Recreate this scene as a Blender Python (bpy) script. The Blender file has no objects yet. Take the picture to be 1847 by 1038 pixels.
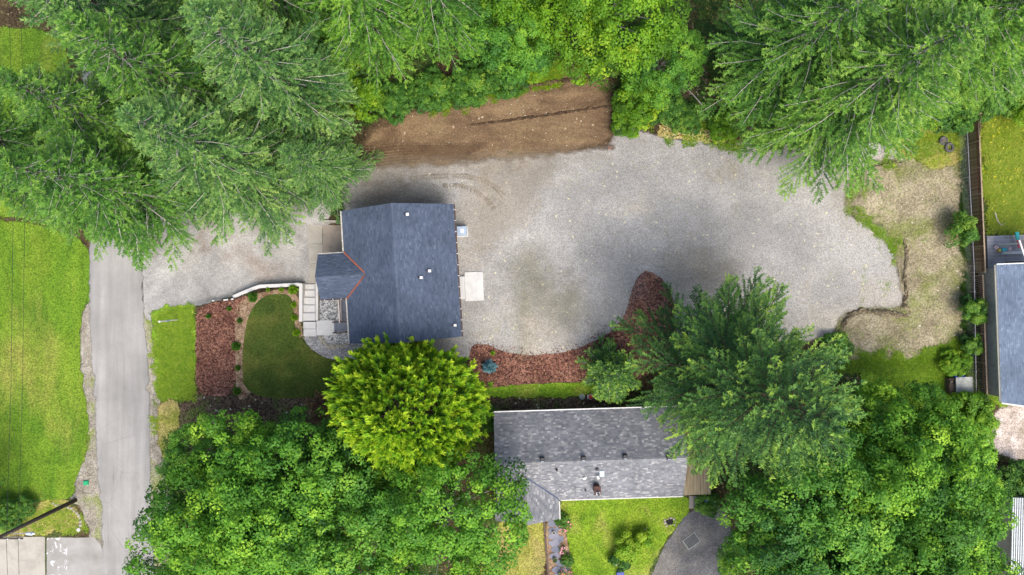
import bpy, math, random
import numpy as np
from mathutils import Vector, Matrix

# ------------------------------------------------------------------ camera, sky, sun, exposure
CAM_H, FPX, CX, CY = 62.0, 1240.0, 923.5, 519.0
sc = bpy.context.scene
col = sc.collection
cam_d = bpy.data.cameras.new('camera'); cam = bpy.data.objects.new('camera', cam_d); col.objects.link(cam)
cam.location = (0, 0, CAM_H); cam.rotation_euler = (0, 0, 0)
cam_d.sensor_width = 36.0; cam_d.lens = 36.0 * FPX / 1847.0
cam_d.clip_start = 0.5; cam_d.clip_end = 2000.0
sc.camera = cam

SUN_EL = math.radians(57); SUN_DIR = Vector((0.42, -0.91, 0)).normalized()   # towards the sun, on the map
world = bpy.data.worlds.new('World'); sc.world = world; world.use_nodes = True
wn = world.node_tree.nodes; wl = world.node_tree.links
sky = wn.new('ShaderNodeTexSky'); sky.sky_type = 'NISHITA'; sky.sun_disc = False
sky.sun_elevation = SUN_EL; sky.sun_rotation = math.atan2(SUN_DIR.x, SUN_DIR.y)
sky.air_density = 1.0; sky.dust_density = 4.0; sky.ozone_density = 1.0
wn['Background'].inputs['Strength'].default_value = 0.15
wl.new(sky.outputs['Color'], wn['Background'].inputs['Color'])
sun_d = bpy.data.lights.new('sun', 'SUN'); sun_o = bpy.data.objects.new('sun', sun_d); col.objects.link(sun_o)
sun_d.energy = 1.45; sun_d.angle = math.radians(42); sun_d.color = (1.0, 0.97, 0.915)
v = Vector((SUN_DIR.x * math.cos(SUN_EL), SUN_DIR.y * math.cos(SUN_EL), math.sin(SUN_EL)))
sun_o.rotation_euler = v.to_track_quat('Z', 'Y').to_euler(); sun_o.location = (0, 0, 90)
sc.view_settings.view_transform = 'Standard'; sc.view_settings.look = 'None'
sc.view_settings.gamma = 1.0; sc.view_settings.use_curve_mapping = False
sc.view_settings.exposure = 0.92
sc.render.engine = 'CYCLES'
sc.cycles.max_bounces = 6; sc.cycles.diffuse_bounces = 3; sc.cycles.transparent_max_bounces = 12
sc.cycles.use_denoising = True

# ------------------------------------------------------------------ helpers
def P(px, py, h=0.0):
    """photo pixel -> map position in metres of a point that stands h metres above the yard"""
    s = (CAM_H - h) / FPX
    return ((px - CX) * s, (CY - py) * s)

def vnoise(x, y, scale, seed=0):
    """smooth value noise 0..1, vectorised"""
    x = np.asarray(x, float) * scale; y = np.asarray(y, float) * scale
    xi = np.floor(x).astype(np.int64); yi = np.floor(y).astype(np.int64)
    fx = x - xi; fy = y - yi
    fx = fx * fx * (3 - 2 * fx); fy = fy * fy * (3 - 2 * fy)
    def h(a, b):
        n = (a * 374761393 + b * 668265263 + seed * 1442695041) & 0xffffffff
        n = ((n ^ (n >> 13)) * 1274126177) & 0xffffffff
        return ((n ^ (n >> 16)) & 0xffff) / 65535.0
    return (h(xi, yi) * (1 - fx) + h(xi + 1, yi) * fx) * (1 - fy) + (h(xi, yi + 1) * (1 - fx) + h(xi + 1, yi + 1) * fx) * fy

def fbm(x, y, scale, seed=0, oct=3):
    t = 0; a = 1; w = 0
    for o in range(oct):
        t = t + a * vnoise(x, y, scale * 2 ** o, seed + o * 17); w += a; a *= .55
    return t / w

def sstep(t):
    t = np.clip(t, 0, 1); return t * t * (3 - 2 * t)

def poly_sd(X, Y, poly):
    """signed distance (positive inside) from points to a polygon"""
    X = np.asarray(X, float); Y = np.asarray(Y, float)
    d = np.full(X.shape, 1e9); ins = np.zeros(X.shape, bool)
    n = len(poly)
    for i in range(n):
        x0, y0 = poly[i]; x1, y1 = poly[(i + 1) % n]
        ex, ey = x1 - x0, y1 - y0
        t = np.clip(((X - x0) * ex + (Y - y0) * ey) / (ex * ex + ey * ey + 1e-12), 0, 1)
        d = np.minimum(d, np.hypot(X - x0 - t * ex, Y - y0 - t * ey))
        c = ((y0 > Y) != (y1 > Y))
        with np.errstate(divide='ignore', invalid='ignore'):
            xx = (x1 - x0) * (Y - y0) / (y1 - y0 if y1 != y0 else 1e-12) + x0
        ins ^= c & (X < xx)
    return np.where(ins, d, -d)

def chaikin(poly, k=2):
    for _ in range(k):
        out = []
        for i in range(len(poly)):
            a, b = poly[i], poly[(i + 1) % len(poly)]
            out.append((a[0] * .75 + b[0] * .25, a[1] * .75 + b[1] * .25))
            out.append((a[0] * .25 + b[0] * .75, a[1] * .25 + b[1] * .75))
        poly = out
    return poly

# ---- terrain height: garden and yard at 0, road and drive 0.9 lower, a bank to the woods, a raised dirt pad
LOW = -0.9
DRIVE_LOW = [P(*p) for p in [(-3000, 399), (620, 399), (640, 399), (640, 512), (572, 512), (572, 582), (545, 582), (543, 515), (455, 521), (420, 537), (350, 546), (-3000, 546)]]
PAD = [P(*p) for p in [(1530, 335), (1555, 300), (1620, 290), (1650, 260), (1735, 250), (1745, 400), (1748, 640), (1690, 650), (1600, 655), (1520, 650), (1505, 600), (1520, 575), (1545, 560), (1620, 556), (1632, 535), (1622, 500), (1615, 440), (1590, 402), (1545, 388), (1525, 360)]]
def Hgt(x, y):
    x = np.asarray(x, float); y = np.asarray(y, float)
    px = x * 20 + CX; py = CY - y * 20
    south = LOW * (1 - sstep((px - 265) / 200.0))
    north = LOW * (1 - sstep((px - 480) / 130.0))
    base = np.where(py > 470, south, north)
    m = np.clip(0.5 + poly_sd(x, y, DRIVE_LOW) / 0.3, 0, 1)
    z = base * (1 - m) + LOW * m
    z = z + 0.8 * sstep((290 - py) / 170.0) * sstep((px - 600) / 90.0)
    z = z + 0.22 * np.clip(poly_sd(x, y, PAD) / 0.45, 0, 1) * (0.7 + .6 * vnoise(x, y, .5, 4))
    z = z + 0.05 * (fbm(x, y, .35, 3) - .5) * np.clip((px - 640) / 60, 0.3, 1)
    return z
def hz(px, py):
    x, y = P(px, py); return float(Hgt(x, y))
def on(px, py, dz=0.0):
    x, y = P(px, py); return Vector((x, y, float(Hgt(x, y)) + dz))

def tag(o, label=None, cat=None, group=None, kind=None):
    if label: o['label'] = label
    if cat: o['category'] = cat
    if group: o['group'] = group
    if kind: o['kind'] = kind
    return o

def mesh_np(name, V, F, mat=None, parent=None, face_attr=None, vert_attr=None, smooth=False):
    """V n x 3, F either an array of tris/quads or a list of index lists"""
    me = bpy.data.meshes.new(name)
    V = np.asarray(V, np.float32)
    if isinstance(F, np.ndarray):
        n, k = F.shape
        me.vertices.add(len(V)); me.vertices.foreach_set('co', V.ravel())
        me.loops.add(n * k); me.loops.foreach_set('vertex_index', F.astype(np.int32).ravel())
        me.polygons.add(n); me.polygons.foreach_set('loop_start', np.arange(0, n * k, k, dtype=np.int32))
        me.update(calc_edges=True)
    else:
        me.from_pydata([tuple(map(float, p)) for p in V], [], F)
    if smooth: me.polygons.foreach_set('use_smooth', np.ones(len(me.polygons), bool))
    for nm, a in (face_attr or {}).items():
        me.attributes.new(nm, 'FLOAT', 'FACE').data.foreach_set('value', np.asarray(a, np.float32))
    for nm, a in (vert_attr or {}).items():
        me.attributes.new(nm, 'FLOAT', 'POINT').data.foreach_set('value', np.asarray(a, np.float32))
    if mat: me.materials.append(mat)
    o = bpy.data.objects.new(name, me); col.objects.link(o)
    if parent is not None: o.parent = parent
    return o

def empty(name, loc=(0, 0, 0), rz=0.0, label=None, cat=None, group=None, kind=None):
    o = bpy.data.objects.new(name, None); col.objects.link(o)
    o.location = loc; o.rotation_euler = (0, 0, rz); o.empty_display_size = .3
    return tag(o, label, cat, group, kind)

def inst(src, parent=None, loc=None, rot=None, scale=None):
    o = src.copy(); col.objects.link(o)
    o.parent = parent if parent is not None else src.parent
    if loc is not None: o.location = loc
    if rot is not None: o.rotation_euler = rot
    if scale is not None: o.scale = scale
    return o

class MB:
    """collects boxes, bars, tubes, prisms; build() links ONE mesh object"""
    def __init__(s): s.v = []; s.f = []
    def add(s, vs, fs):
        b = len(s.v); s.v += [tuple(p) for p in vs]; s.f += [[b + i for i in f] for f in fs]; return s
    def box(s, c, d, rz=0.0, bev=0.0):
        hx, hy, hh = d[0] / 2, d[1] / 2, d[2] / 2
        cs, sn = math.cos(rz), math.sin(rz)
        def q(x, y, z): return (c[0] + x * cs - y * sn, c[1] + x * sn + y * cs, c[2] + z)
        if bev <= 0:
            vs = [q(x, y, z) for z in (-hh, hh) for x, y in ((-hx, -hy), (hx, -hy), (hx, hy), (-hx, hy))]
            return s.add(vs, [[3, 2, 1, 0], [4, 5, 6, 7], [0, 1, 5, 4], [1, 2, 6, 5], [2, 3, 7, 6], [3, 0, 4, 7]])
        b = bev
        def ring(ix, iy, z): return [q(x, y, z) for x, y in ((-ix + b, -iy), (ix - b, -iy), (ix, -iy + b), (ix, iy - b), (ix - b, iy), (-ix + b, iy), (-ix, iy - b), (-ix, -iy + b))]
        vs = ring(hx, hy, -hh) + ring(hx, hy, hh - b) + ring(hx - b, hy - b, hh)
        fs = [list(range(7, -1, -1)), list(range(16, 24))]
        for r in (0, 8):
            for i in range(8):
                j = (i + 1) % 8; fs.append([r + i, r + j, r + 8 + j, r + 8 + i])
        return s.add(vs, fs)
    def tube(s, pts, rad, n=8, cap=True):
        pts = [Vector(p) for p in pts]
        rad = rad if isinstance(rad, (list, tuple)) else [rad] * len(pts)
        b = len(s.v)
        for i, p in enumerate(pts):
            t = (pts[min(i + 1, len(pts) - 1)] - pts[max(i - 1, 0)]).normalized()
            u = t.cross(Vector((0.31, 0.17, 0.93)) if abs(t.z) < .9 else Vector((1, 0, 0))).normalized(); w = t.cross(u)
            for k in range(n):
                a = 2 * math.pi * k / n
                s.v.append(tuple(p + (u * math.cos(a) + w * math.sin(a)) * rad[i]))
        for i in range(len(pts) - 1):
            for k in range(n):
                k2 = (k + 1) % n
                s.f.append([b + i * n + k, b + i * n + k2, b + (i + 1) * n + k2, b + (i + 1) * n + k])
        if cap:
            s.f.append([b + k for k in range(n)][::-1]); e = b + (len(pts) - 1) * n
            s.f.append([e + k for k in range(n)])
        return s
    def prism(s, poly, z0, z1):
        n = len(poly)
        a = sum(poly[i][0] * poly[(i + 1) % n][1] - poly[(i + 1) % n][0] * poly[i][1] for i in range(n))
        if a < 0: poly = poly[::-1]
        vs = [(x, y, z0) for x, y in poly] + [(x, y, z1) for x, y in poly]
        fs = [list(range(n))[::-1], list(range(n, 2 * n))] + [[i, (i + 1) % n, n + (i + 1) % n, n + i] for i in range(n)]
        return s.add(vs, fs)
    def lathe(s, c, prof, n=20):
        """prof: (radius, z) from bottom to top, closed at the ends"""
        b = len(s.v)
        for r, z in prof:
            for k in range(n):
                a = 2 * math.pi * k / n
                s.v.append((c[0] + r * math.cos(a), c[1] + r * math.sin(a), c[2] + z))
        for i in range(len(prof) - 1):
            for k in range(n):
                k2 = (k + 1) % n
                s.f.append([b + i * n + k, b + i * n + k2, b + (i + 1) * n + k2, b + (i + 1) * n + k])
        s.f.append([b + k for k in range(n)][::-1]); e = b + (len(prof) - 1) * n
        s.f.append([e + k for k in range(n)])
        return s
    def build(s, name, mat, parent=None, smooth=False):
        o = mesh_np(name, s.v, s.f, mat, parent, smooth=smooth); return o

# ------------------------------------------------------------------ materials
class NT:
    def __init__(s, name):
        s.m = bpy.data.materials.new(name); s.m.use_nodes = True
        s.t = s.m.node_tree; s.t.nodes.clear(); s.out = s.n('ShaderNodeOutputMaterial')
    def n(s, typ, **kw):
        x = s.t.nodes.new(typ)
        for k, v in kw.items(): setattr(x, k, v)
        return x
    def put(s, sock, val):
        if isinstance(val, bpy.types.NodeSocket): s.t.links.new(val, sock)
        elif val is not None: sock.default_value = val
    def pos(s, scale=(1, 1, 1), rot=(0, 0, 0), obj=False):
        g = s.n('ShaderNodeTexCoord').outputs['Object'] if obj else s.n('ShaderNodeNewGeometry').outputs['Position']
        mp = s.n('ShaderNodeMapping'); s.put(mp.inputs['Vector'], g); mp.inputs['Scale'].default_value = scale; mp.inputs['Rotation'].default_value = rot
        return mp.outputs['Vector']
    def noise(s, scale, detail=4, rough=.55, vec=None, dist=0.0):
        x = s.n('ShaderNodeTexNoise'); x.inputs['Scale'].default_value = scale; x.inputs['Detail'].default_value = detail
        x.inputs['Roughness'].default_value = rough; x.inputs['Distortion'].default_value = dist
        if vec is not None: s.put(x.inputs['Vector'], vec)
        return x.outputs['Fac']
    def voro(s, scale, vec=None, out='Color', feature='F1'):
        x = s.n('ShaderNodeTexVoronoi'); x.inputs['Scale'].default_value = scale; x.feature = feature
        if vec is not None: s.put(x.inputs['Vector'], vec)
        return x.outputs[out]
    def ramp(s, fac, stops, interp='LINEAR'):
        x = s.n('ShaderNodeValToRGB'); s.put(x.inputs['Fac'], fac); cr = x.color_ramp; cr.interpolation = interp
        while len(cr.elements) < len(stops): cr.elements.new(.5)
        for e, (p, c) in zip(cr.elements, stops):
            e.position = p; e.color = (*c, 1) if len(c) == 3 else c
        return x.outputs['Color']
    def ramp1(s, fac, stops): return s.ramp(fac, [(p, (v, v, v)) for p, v in stops])
    def mix(s, a, b, f, blend='MIX'):
        x = s.n('ShaderNodeMix', data_type='RGBA', blend_type=blend)
        s.put(x.inputs[0], f)
        for sock, val in ((x.inputs[6], a), (x.inputs[7], b)):
            s.put(sock, val if isinstance(val, bpy.types.NodeSocket) else (*val, 1))
        return x.outputs[2]
    def math(s, op, a, b=None, clamp=False):
        x = s.n('ShaderNodeMath', operation=op, use_clamp=clamp); s.put(x.inputs[0], a)
        if b is not None: s.put(x.inputs[1], b)
        return x.outputs[0]
    def attr(s, name):
        return s.n('ShaderNodeAttribute', attribute_name=name).outputs['Fac']
    def bump(s, h, strength=.4, dist=.03):
        x = s.n('ShaderNodeBump'); x.inputs['Strength'].default_value = strength; x.inputs['Distance'].default_value = dist
        s.put(x.inputs['Height'], h); return x.outputs['Normal']
    def bsdf(s, colr, rough=.9, normal=None, spec=.25, metal=0.0):
        x = s.n('ShaderNodeBsdfPrincipled')
        s.put(x.inputs['Base Color'], colr if isinstance(colr, bpy.types.NodeSocket) else (*colr, 1))
        s.put(x.inputs['Roughness'], rough); x.inputs['Specular IOR Level'].default_value = spec; x.inputs['Metallic'].default_value = metal
        if normal is not None: s.put(x.inputs['Normal'], normal)
        return x.outputs[0]
    def done(s, sh): s.t.links.new(sh, s.out.inputs['Surface']); return s.m
    def soft(s, sh, width, fine=1.6, sharp=1.6, top=1.0):
        """ragged, grainy border: the sheet frays out over +-width metres"""
        if width <= 0: return s.done(sh)
        nz = s.math('ADD', s.math('MULTIPLY', s.noise(fine, 6, .75), .55), s.math('MULTIPLY', s.noise(9, 3, .7), .45))
        k = s.math('ADD', s.math('DIVIDE', s.attr('edge'), width), s.math('MULTIPLY', s.math('SUBTRACT', nz, .5), 6.0))
        a = s.math('ADD', s.math('MULTIPLY', k, sharp), .5, True)
        if top < 1: a = s.math('MULTIPLY', a, top)
        tr = s.n('ShaderNodeBsdfTransparent'); mx = s.n('ShaderNodeMixShader')
        s.put(mx.inputs[0], a); s.put(mx.inputs[1], tr.outputs[0]); s.put(mx.inputs[2], sh)
        return s.done(mx.outputs[0])

def plain(name, c, rough=.6, spec=.3, metal=0.0, var=.18, scale=3.0, bump=0.15):
    """painted / moulded / sawn surface: colour with a little dirt and wear"""
    t = NT(name); v = t.pos(obj=True)
    n = t.noise(scale, 5, .65, v)
    dark = tuple(x * (1 - var * 1.6) for x in c); light = tuple(min(1, x * (1 + var * .5)) for x in c)
    cc = t.ramp(n, [(.3, dark), (.5, c), (.75, light)])
    return t.done(t.bsdf(cc, rough, t.bump(t.noise(scale * 9, 3, .6, v), bump, .01), spec, metal))

def ground(name, c0, c1, c2, s1=.6, patch=None, ps=.12, pth=(.5, .68), patch2=None, ps2=.3, pth2=(.55, .7), grain=18.0, gamt=.5, bump=.5, soft=0.0, stretch=(1, 1, 1), flecks=None, fth=.06, rough=.95, sharp=1.6, top=1.0):
    """mottled natural ground: three tones over broad noise, wandering patches, single-grain speckle"""
    t = NT(name); v = t.pos(stretch)
    n = t.noise(s1, 7, .62, v)
    cc = t.ramp(n, [(.32, c0), (.5, c1), (.68, c2)])
    if patch: cc = t.mix(cc, patch, t.ramp1(t.noise(ps, 5, .6, v, .4), [(pth[0], 0), (pth[1], .85)]))
    if patch2: cc = t.mix(cc, patch2, t.ramp1(t.noise(ps2, 6, .68, t.pos(stretch, (0, 0, .7)), .6), [(pth2[0], 0), (pth2[1], .8)]))
    g = t.voro(grain, t.pos(), 'Color')
    gs = t.n('ShaderNodeSeparateColor'); t.put(gs.inputs[0], g)
    gv = t.ramp1(gs.outputs[0], [(0, 1 - gamt), (.5, 1.0), (1, 1 + gamt)])
    cc = t.mix(cc, gv, 1.0, 'MULTIPLY')
    mid = t.ramp1(t.noise(4.0, 4, .7), [(.3, .82), (.7, 1.16)])
    cc = t.mix(cc, mid, 1.0, 'MULTIPLY')
    if flecks:
        f2 = t.voro(7.0, t.pos(), 'Color'); fs = t.n('ShaderNodeSeparateColor'); t.put(fs.inputs[0], f2)
        cc = t.mix(cc, flecks, t.math('LESS_THAN', fs.outputs[1], fth))
    h = t.math('ADD', t.noise(5, 6, .7), t.math('MULTIPLY', gs.outputs[0], .4))
    return t.soft(t.bsdf(cc, rough, t.bump(h, bump, .06), .15), soft, 1.6, sharp, top)

def leafmat(name, stops, trans=.3, rough=.55, spec=.25):
    t = NT(name)
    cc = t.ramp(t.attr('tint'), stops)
    rnd = t.n('ShaderNodeObjectInfo').outputs['Random']
    cc = t.mix(cc, t.ramp(rnd, [(0, (.86, .92, .9)), (.5, (1, 1, 1)), (1, (1.08, 1.05, 1))]), 1.0, 'MULTIPLY')
    d = t.bsdf(cc, rough, None, spec)
    tr = t.n('ShaderNodeBsdfTranslucent'); t.put(tr.inputs[0], cc)
    mx = t.n('ShaderNodeMixShader'); mx.inputs[0].default_value = trans
    t.put(mx.inputs[1], d); t.put(mx.inputs[2], tr.outputs[0])
    return t.done(mx.outputs[0])

def barkmat(name, c, c2):
    t = NT(name); v = t.pos((1, 1, .25))
    n = t.noise(9, 5, .7, v)
    return t.done(t.bsdf(t.ramp(n, [(.3, c), (.7, c2)]), .9, t.bump(n, .6, .03), .1))

def shinglemat(name, stops, grit=.25):
    t = NT(name)
    cc = t.ramp(t.attr('tint'), stops)
    sp = t.ramp1(t.noise(28, 3, .7, t.pos()), [(.3, 1 - grit), (.7, 1 + grit)])
    cc = t.mix(cc, sp, 1, 'MULTIPLY')
    wear = t.ramp1(t.noise(.45, 5, .6, t.pos()), [(.35, .84), (.65, 1.1)])
    cc = t.mix(cc, wear, 1, 'MULTIPLY')
    return t.done(t.bsdf(cc, .9, t.bump(t.noise(40, 2, .6, t.pos()), .3, .01), .2))

def concretemat(name, c, stain=.25, crack=False):
    t = NT(name); v = t.pos()
    n = t.noise(.9, 7, .65, v, .5)
    cc = t.ramp(n, [(.3, tuple(x * (1 - stain) for x in c)), (.52, c), (.75, tuple(min(1, x * 1.08) for x in c))])
    cc = t.mix(cc, t.ramp1(t.noise(30, 3, .6, v), [(.3, .9), (.7, 1.07)]), 1, 'MULTIPLY')
    return t.done(t.bsdf(cc, .88, t.bump(t.noise(25, 3, .6, v), .2, .01), .2))
# ------------------------------------------------------------------ the ground and everything laid on it
STEP = 0.3
gx = np.concatenate([[-500, -250, -130, -80], np.arange(-56, 56.01, STEP), [80, 130, 250, 500]])
gy = np.concatenate([[-500, -250, -130, -60], np.arange(-34, 34.01, STEP), [60, 130, 250, 500]])
GX, GY = np.meshgrid(gx, gy)
GZ = Hgt(GX, GY)
NX, NY = len(gx), len(gy)

def grid_faces():
    i = np.arange(NX * NY).reshape(NY, NX)
    return np.stack([i[:-1, :-1], i[:-1, 1:], i[1:, 1:], i[1:, :-1]], -1).reshape(-1, 4)
M_wood_floor = ground('woodland_floor', (.035, .024, .014), (.06, .042, .022), (.085, .068, .03), .7, patch=(.05, .085, .018), ps=.25, pth=(.46, .6), grain=9, gamt=.6, flecks=(.22, .17, .09), fth=.03)
og = mesh_np('ground', np.stack([GX, GY, GZ], -1).reshape(-1, 3), grid_faces(), M_wood_floor, smooth=True)
tag(og, 'brown leaf littered earth under the trees and between the plots', 'ground', kind='structure')

def zone(name, pix, mat, layer, label, cat, rag=.15, soft=0.0, smooth=2, kind='structure', ragscale=1.2, seed=1):
    """a sheet of the terrain grid, cut along a ragged outline"""
    poly = [P(*p) for p in pix]
    if smooth: poly = chaikin(poly, smooth)
    a = np.array(poly); pad = 1 + soft
    jx = np.where((gx >= a[:, 0].min() - pad) & (gx <= a[:, 0].max() + pad))[0]; jy = np.where((gy >= a[:, 1].min() - pad) & (gy <= a[:, 1].max() + pad))[0]
    X = GX[np.ix_(jy, jx)]; Y = GY[np.ix_(jy, jx)]; Z = GZ[np.ix_(jy, jx)] + .004 * layer
    sd = poly_sd(X, Y, poly) + rag * 2 * (fbm(X, Y, ragscale, seed, 3) - .5)
    cut = sd + soft * 1.7
    h, w = X.shape
    V = [np.stack([X, Y, Z], -1).reshape(-1, 3)]; S = sd.ravel(); C = cut.ravel()
    i = np.arange(h * w).reshape(h, w)
    q = np.stack([i[:-1, :-1], i[:-1, 1:], i[1:, 1:], i[1:, :-1]], -1).reshape(-1, 4)
    T = np.concatenate([q[:, [0, 1, 2]], q[:, [0, 2, 3]]])
    pos = (C[T] > 0).sum(1)
    F = [list(t) for t in T[pos == 3]]
    ev = {}; ex = []; es = []
    base = h * w; V0 = V[0]
    def cutpt(a_, b_):
        k = (min(a_, b_), max(a_, b_))
        if k not in ev:
            a2, b2 = k; u = C[a2] / (C[a2] - C[b2])
            ex.append(V0[a2] * (1 - u) + V0[b2] * u); es.append(S[a2] * (1 - u) + S[b2] * u)
            ev[k] = base + len(ex) - 1
        return ev[k]
    for t in T[(pos == 1) | (pos == 2)]:
        f = []
        for k in range(3):
            a_, b_ = t[k], t[(k + 1) % 3]
            if C[a_] > 0: f.append(int(a_))
            if (C[a_] > 0) != (C[b_] > 0): f.append(cutpt(int(a_), int(b_)))
        F.append(f)
    VV = np.concatenate([V0, np.array(ex).reshape(-1, 3)]); SS = np.concatenate([S, np.array(es)])
    used = np.unique(np.concatenate([np.array(f) for f in F])); remap = np.full(len(VV), -1); remap[used] = np.arange(len(used))
    o = mesh_np(name, VV[used], [[int(remap[k]) for k in f] for f in F], mat, vert_attr={'edge': SS[used]}, smooth=True)
    tag(o, label, cat, kind=kind)
    return poly

GRASS = dict(grain=11, gamt=.42, bump=.7)
M_lawn_w = ground('lawn_bright', (.070, .15, .012), (.112, .20, .015), (.16, .235, .022), .35, patch=(.24, .24, .05), ps=.16, pth=(.5, .72), patch2=(.06, .14, .010), ps2=.3, soft=.25, stretch=(1.6, .5, 1), **GRASS)
M_lawn_f = ground('lawn_garden', (.036, .062, .011), (.055, .085, .014), (.085, .112, .020), .35, patch=(.135, .13, .03), ps=.2, pth=(.5, .72), soft=0, grain=13, gamt=.35, bump=.6)
M_lawn_v = ground('lawn_rough', (.10, .20, .014), (.16, .28, .018), (.24, .33, .04), .8, patch=(.27, .27, .05), ps=.22, pth=(.5, .7), soft=.3, flecks=(.5, .5, .3), fth=.006, **GRASS)
M_lawn_y = ground('lawn_dry', (.17, .19, .03), (.25, .25, .05), (.33, .30, .08), .7, patch=(.30, .23, .10), ps=.3, pth=(.45, .66), patch2=(.12, .20, .02), soft=.3, **GRASS)
M_lawn_h = ground('lawn_neighbour', (.095, .18, .012), (.15, .245, .016), (.21, .29, .026), .6, patch=(.30, .28, .07), ps=.25, pth=(.52, .72), patch2=(.07, .13, .012), ps2=.22, pth2=(.58, .74), soft=.2, **GRASS)
M_field = ground('meadow', (.12, .19, .012), (.20, .28, .02), (.30, .35, .04), .5, patch=(.34, .32, .04), ps=.3, pth=(.5, .7), soft=.2, flecks=(.6, .5, .02), fth=.02, **GRASS)
M_road = None
t = NT('road_asphalt'); v = t.pos((1, .08, 1), (0, 0, .03))
cc = t.ramp(t.noise(1.5, 6, .6, v), [(.3, (.262, .252, .234)), (.5, (.305, .294, .274)), (.7, (.35, .337, .314))])
cc = t.mix(cc, t.ramp1(t.noise(.25, 6, .6, t.pos()), [(.33, .82), (.66, 1.07)]), 1, 'MULTIPLY')
cc = t.mix(cc, t.ramp1(t.noise(3.2, 5, .7, t.pos((1, .05, 1))), [(.62, 1.0), (.7, .74)]), 1, 'MULTIPLY')
cc = t.mix(cc, t.ramp1(t.noise(22, 3, .7, t.pos()), [(.3, .86), (.7, 1.12)]), 1, 'MULTIPLY')
ck = t.voro(.35, t.mix(t.pos(), t.noise(1.2, 5, .7, t.pos()), .12), 'Distance', 'DISTANCE_TO_EDGE')
cc = t.mix(cc, (.14, .135, .13), t.math('MULTIPLY', t.math('LESS_THAN', ck, .006), t.ramp1(t.noise(.2, 3, .6, t.pos()), [(.5, 0), (.62, .4)])))
M_road = t.soft(t.bsdf(cc, .9, t.bump(t.noise(30, 3, .6, t.pos()), .3, .01), .2), .25)
M_shoulder = ground('road_shoulder', (.20, .175, .135), (.28, .25, .20), (.36, .33, .28), 1.0, patch=(.19, .22, .06), ps=.5, pth=(.52, .66), grain=14, gamt=.4, soft=.3)
M_drive = ground('drive_gravel', (.25, .24, .225), (.32, .31, .29), (.38, .365, .34), .5, patch=(.43, .415, .375), ps=.2, pth=(.5, .68), patch2=(.25, .20, .16), ps2=.18, pth2=(.55, .7), grain=14, gamt=.22, soft=.2)
M_gravel = ground('crushed_rock', (.275, .264, .243), (.325, .312, .288), (.372, .358, .332), .22, patch=(.41, .365, .295), ps=.10, pth=(.52, .68), patch2=(.25, .215, .14), ps2=.16, pth2=(.60, .74), grain=15, gamt=.3, soft=.45, flecks=(.55, .50, .34), fth=.006)
M_path = ground('path_gravel', (.22, .22, .22), (.28, .275, .27), (.34, .335, .33), 1.2, grain=16, gamt=.6)
M_bed_gravel = ground('bed_gravel', (.24, .245, .24), (.33, .33, .32), (.42, .42, .40), 1.5, grain=11, gamt=.75)
M_dirt = ground('cut_bank_earth', (.095, .060, .034), (.15, .098, .056), (.21, .145, .08), .3, patch=(.26, .185, .095), ps=.16, pth=(.5, .68), patch2=(.06, .034, .020), ps2=.25, pth2=(.52, .68), grain=14, gamt=.3, soft=.6, sharp=.8, flecks=(.36, .29, .2), fth=.003, stretch=(.6, 1.3, 1))
M_pad = ground('bare_clay', (.20, .17, .105), (.28, .24, .155), (.345, .30, .205), .6, patch=(.16, .175, .05), ps=.3, pth=(.48, .64), patch2=(.13, .11, .07), ps2=.5, pth2=(.58, .7), grain=10, gamt=.4, soft=.5, sharp=.9, bump=.7, flecks=(.5, .46, .36), fth=.002)
M_mulch = ground('bark_mulch', (.11, .048, .035), (.175, .082, .058), (.24, .125, .09), .5, patch=(.19, .10, .07), ps=.3, pth=(.55, .75), grain=8, gamt=.85, bump=1.0, soft=.1, flecks=(.30, .16, .10), fth=.06)
M_soil = ground('tan_bed_soil', (.19, .125, .075), (.27, .185, .115), (.33, .24, .16), 1.2, patch=(.14, .075, .045), ps=.8, pth=(.5, .65), grain=12, gamt=.5)
M_darksoil = ground('dark_soil', (.05, .032, .022), (.085, .058, .038), (.13, .095, .06), .8, patch=(.07, .10, .02), ps=.5, pth=(.52, .66), grain=9, gamt=.7, soft=.3, flecks=(.4, .36, .28), fth=.012)
M_asphalt = ground('old_asphalt', (.075, .075, .08), (.11, .11, .115), (.16, .155, .15), .4, patch=(.19, .175, .15), ps=.25, pth=(.52, .7), grain=16, gamt=.35, soft=.15)
M_pink = ground('pale_stony_dirt', (.34, .28, .23), (.45, .38, .33), (.56, .49, .44), .9, patch=(.28, .24, .15), ps=.4, grain=12, gamt=.4, soft=.3)
M_conc = concretemat('concrete_pale', (.565, .555, .53), .16)
M_conc2 = concretemat('concrete_drive', (.40, .37, .315), .25)
M_conc3 = concretemat('concrete_stained', (.34, .29, .235), .42)
M_wallc = concretemat('concrete_wall', (.60, .585, .555), .12)

zone('lawn', [(-300, 380), (60, 400), (130, 425), (154, 455), (156, 538), (140, 560), (134, 600), (136, 660), (146, 740), (150, 790), (140, 840), (126, 870), (122, 908), (60, 912), (-300, 915)], M_lawn_w, 2, 'bright yellow green mown lawn along the far side of the road', 'lawn', .2, .25)
zone('lawn', [(-300, 36), (60, 42), (110, 70), (120, 200), (130, 380), (60, 395), (-300, 384)], M_lawn_w, 2, 'scrap of bright lawn at the top left beyond the conifers', 'lawn', .3, .25)
zone('road_shoulder', [(150, 540), (138, 560), (130, 640), (140, 780), (120, 850), (112, 905), (140, 935), (150, 980), (160, 1060), (200, 1060), (200, 400), (158, 400)], M_shoulder, 1, 'dusty gravel shoulder between the bright lawn and the road', 'shoulder', .25, .3)
zone('road_shoulder', [(235, 560), (264, 566), (280, 600), (278, 700), (286, 790), (300, 880), (300, 1060), (240, 1060)], M_shoulder, 0.5, 'weedy dirt shoulder on the garden side of the road', 'shoulder', .25, .3)
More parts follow.
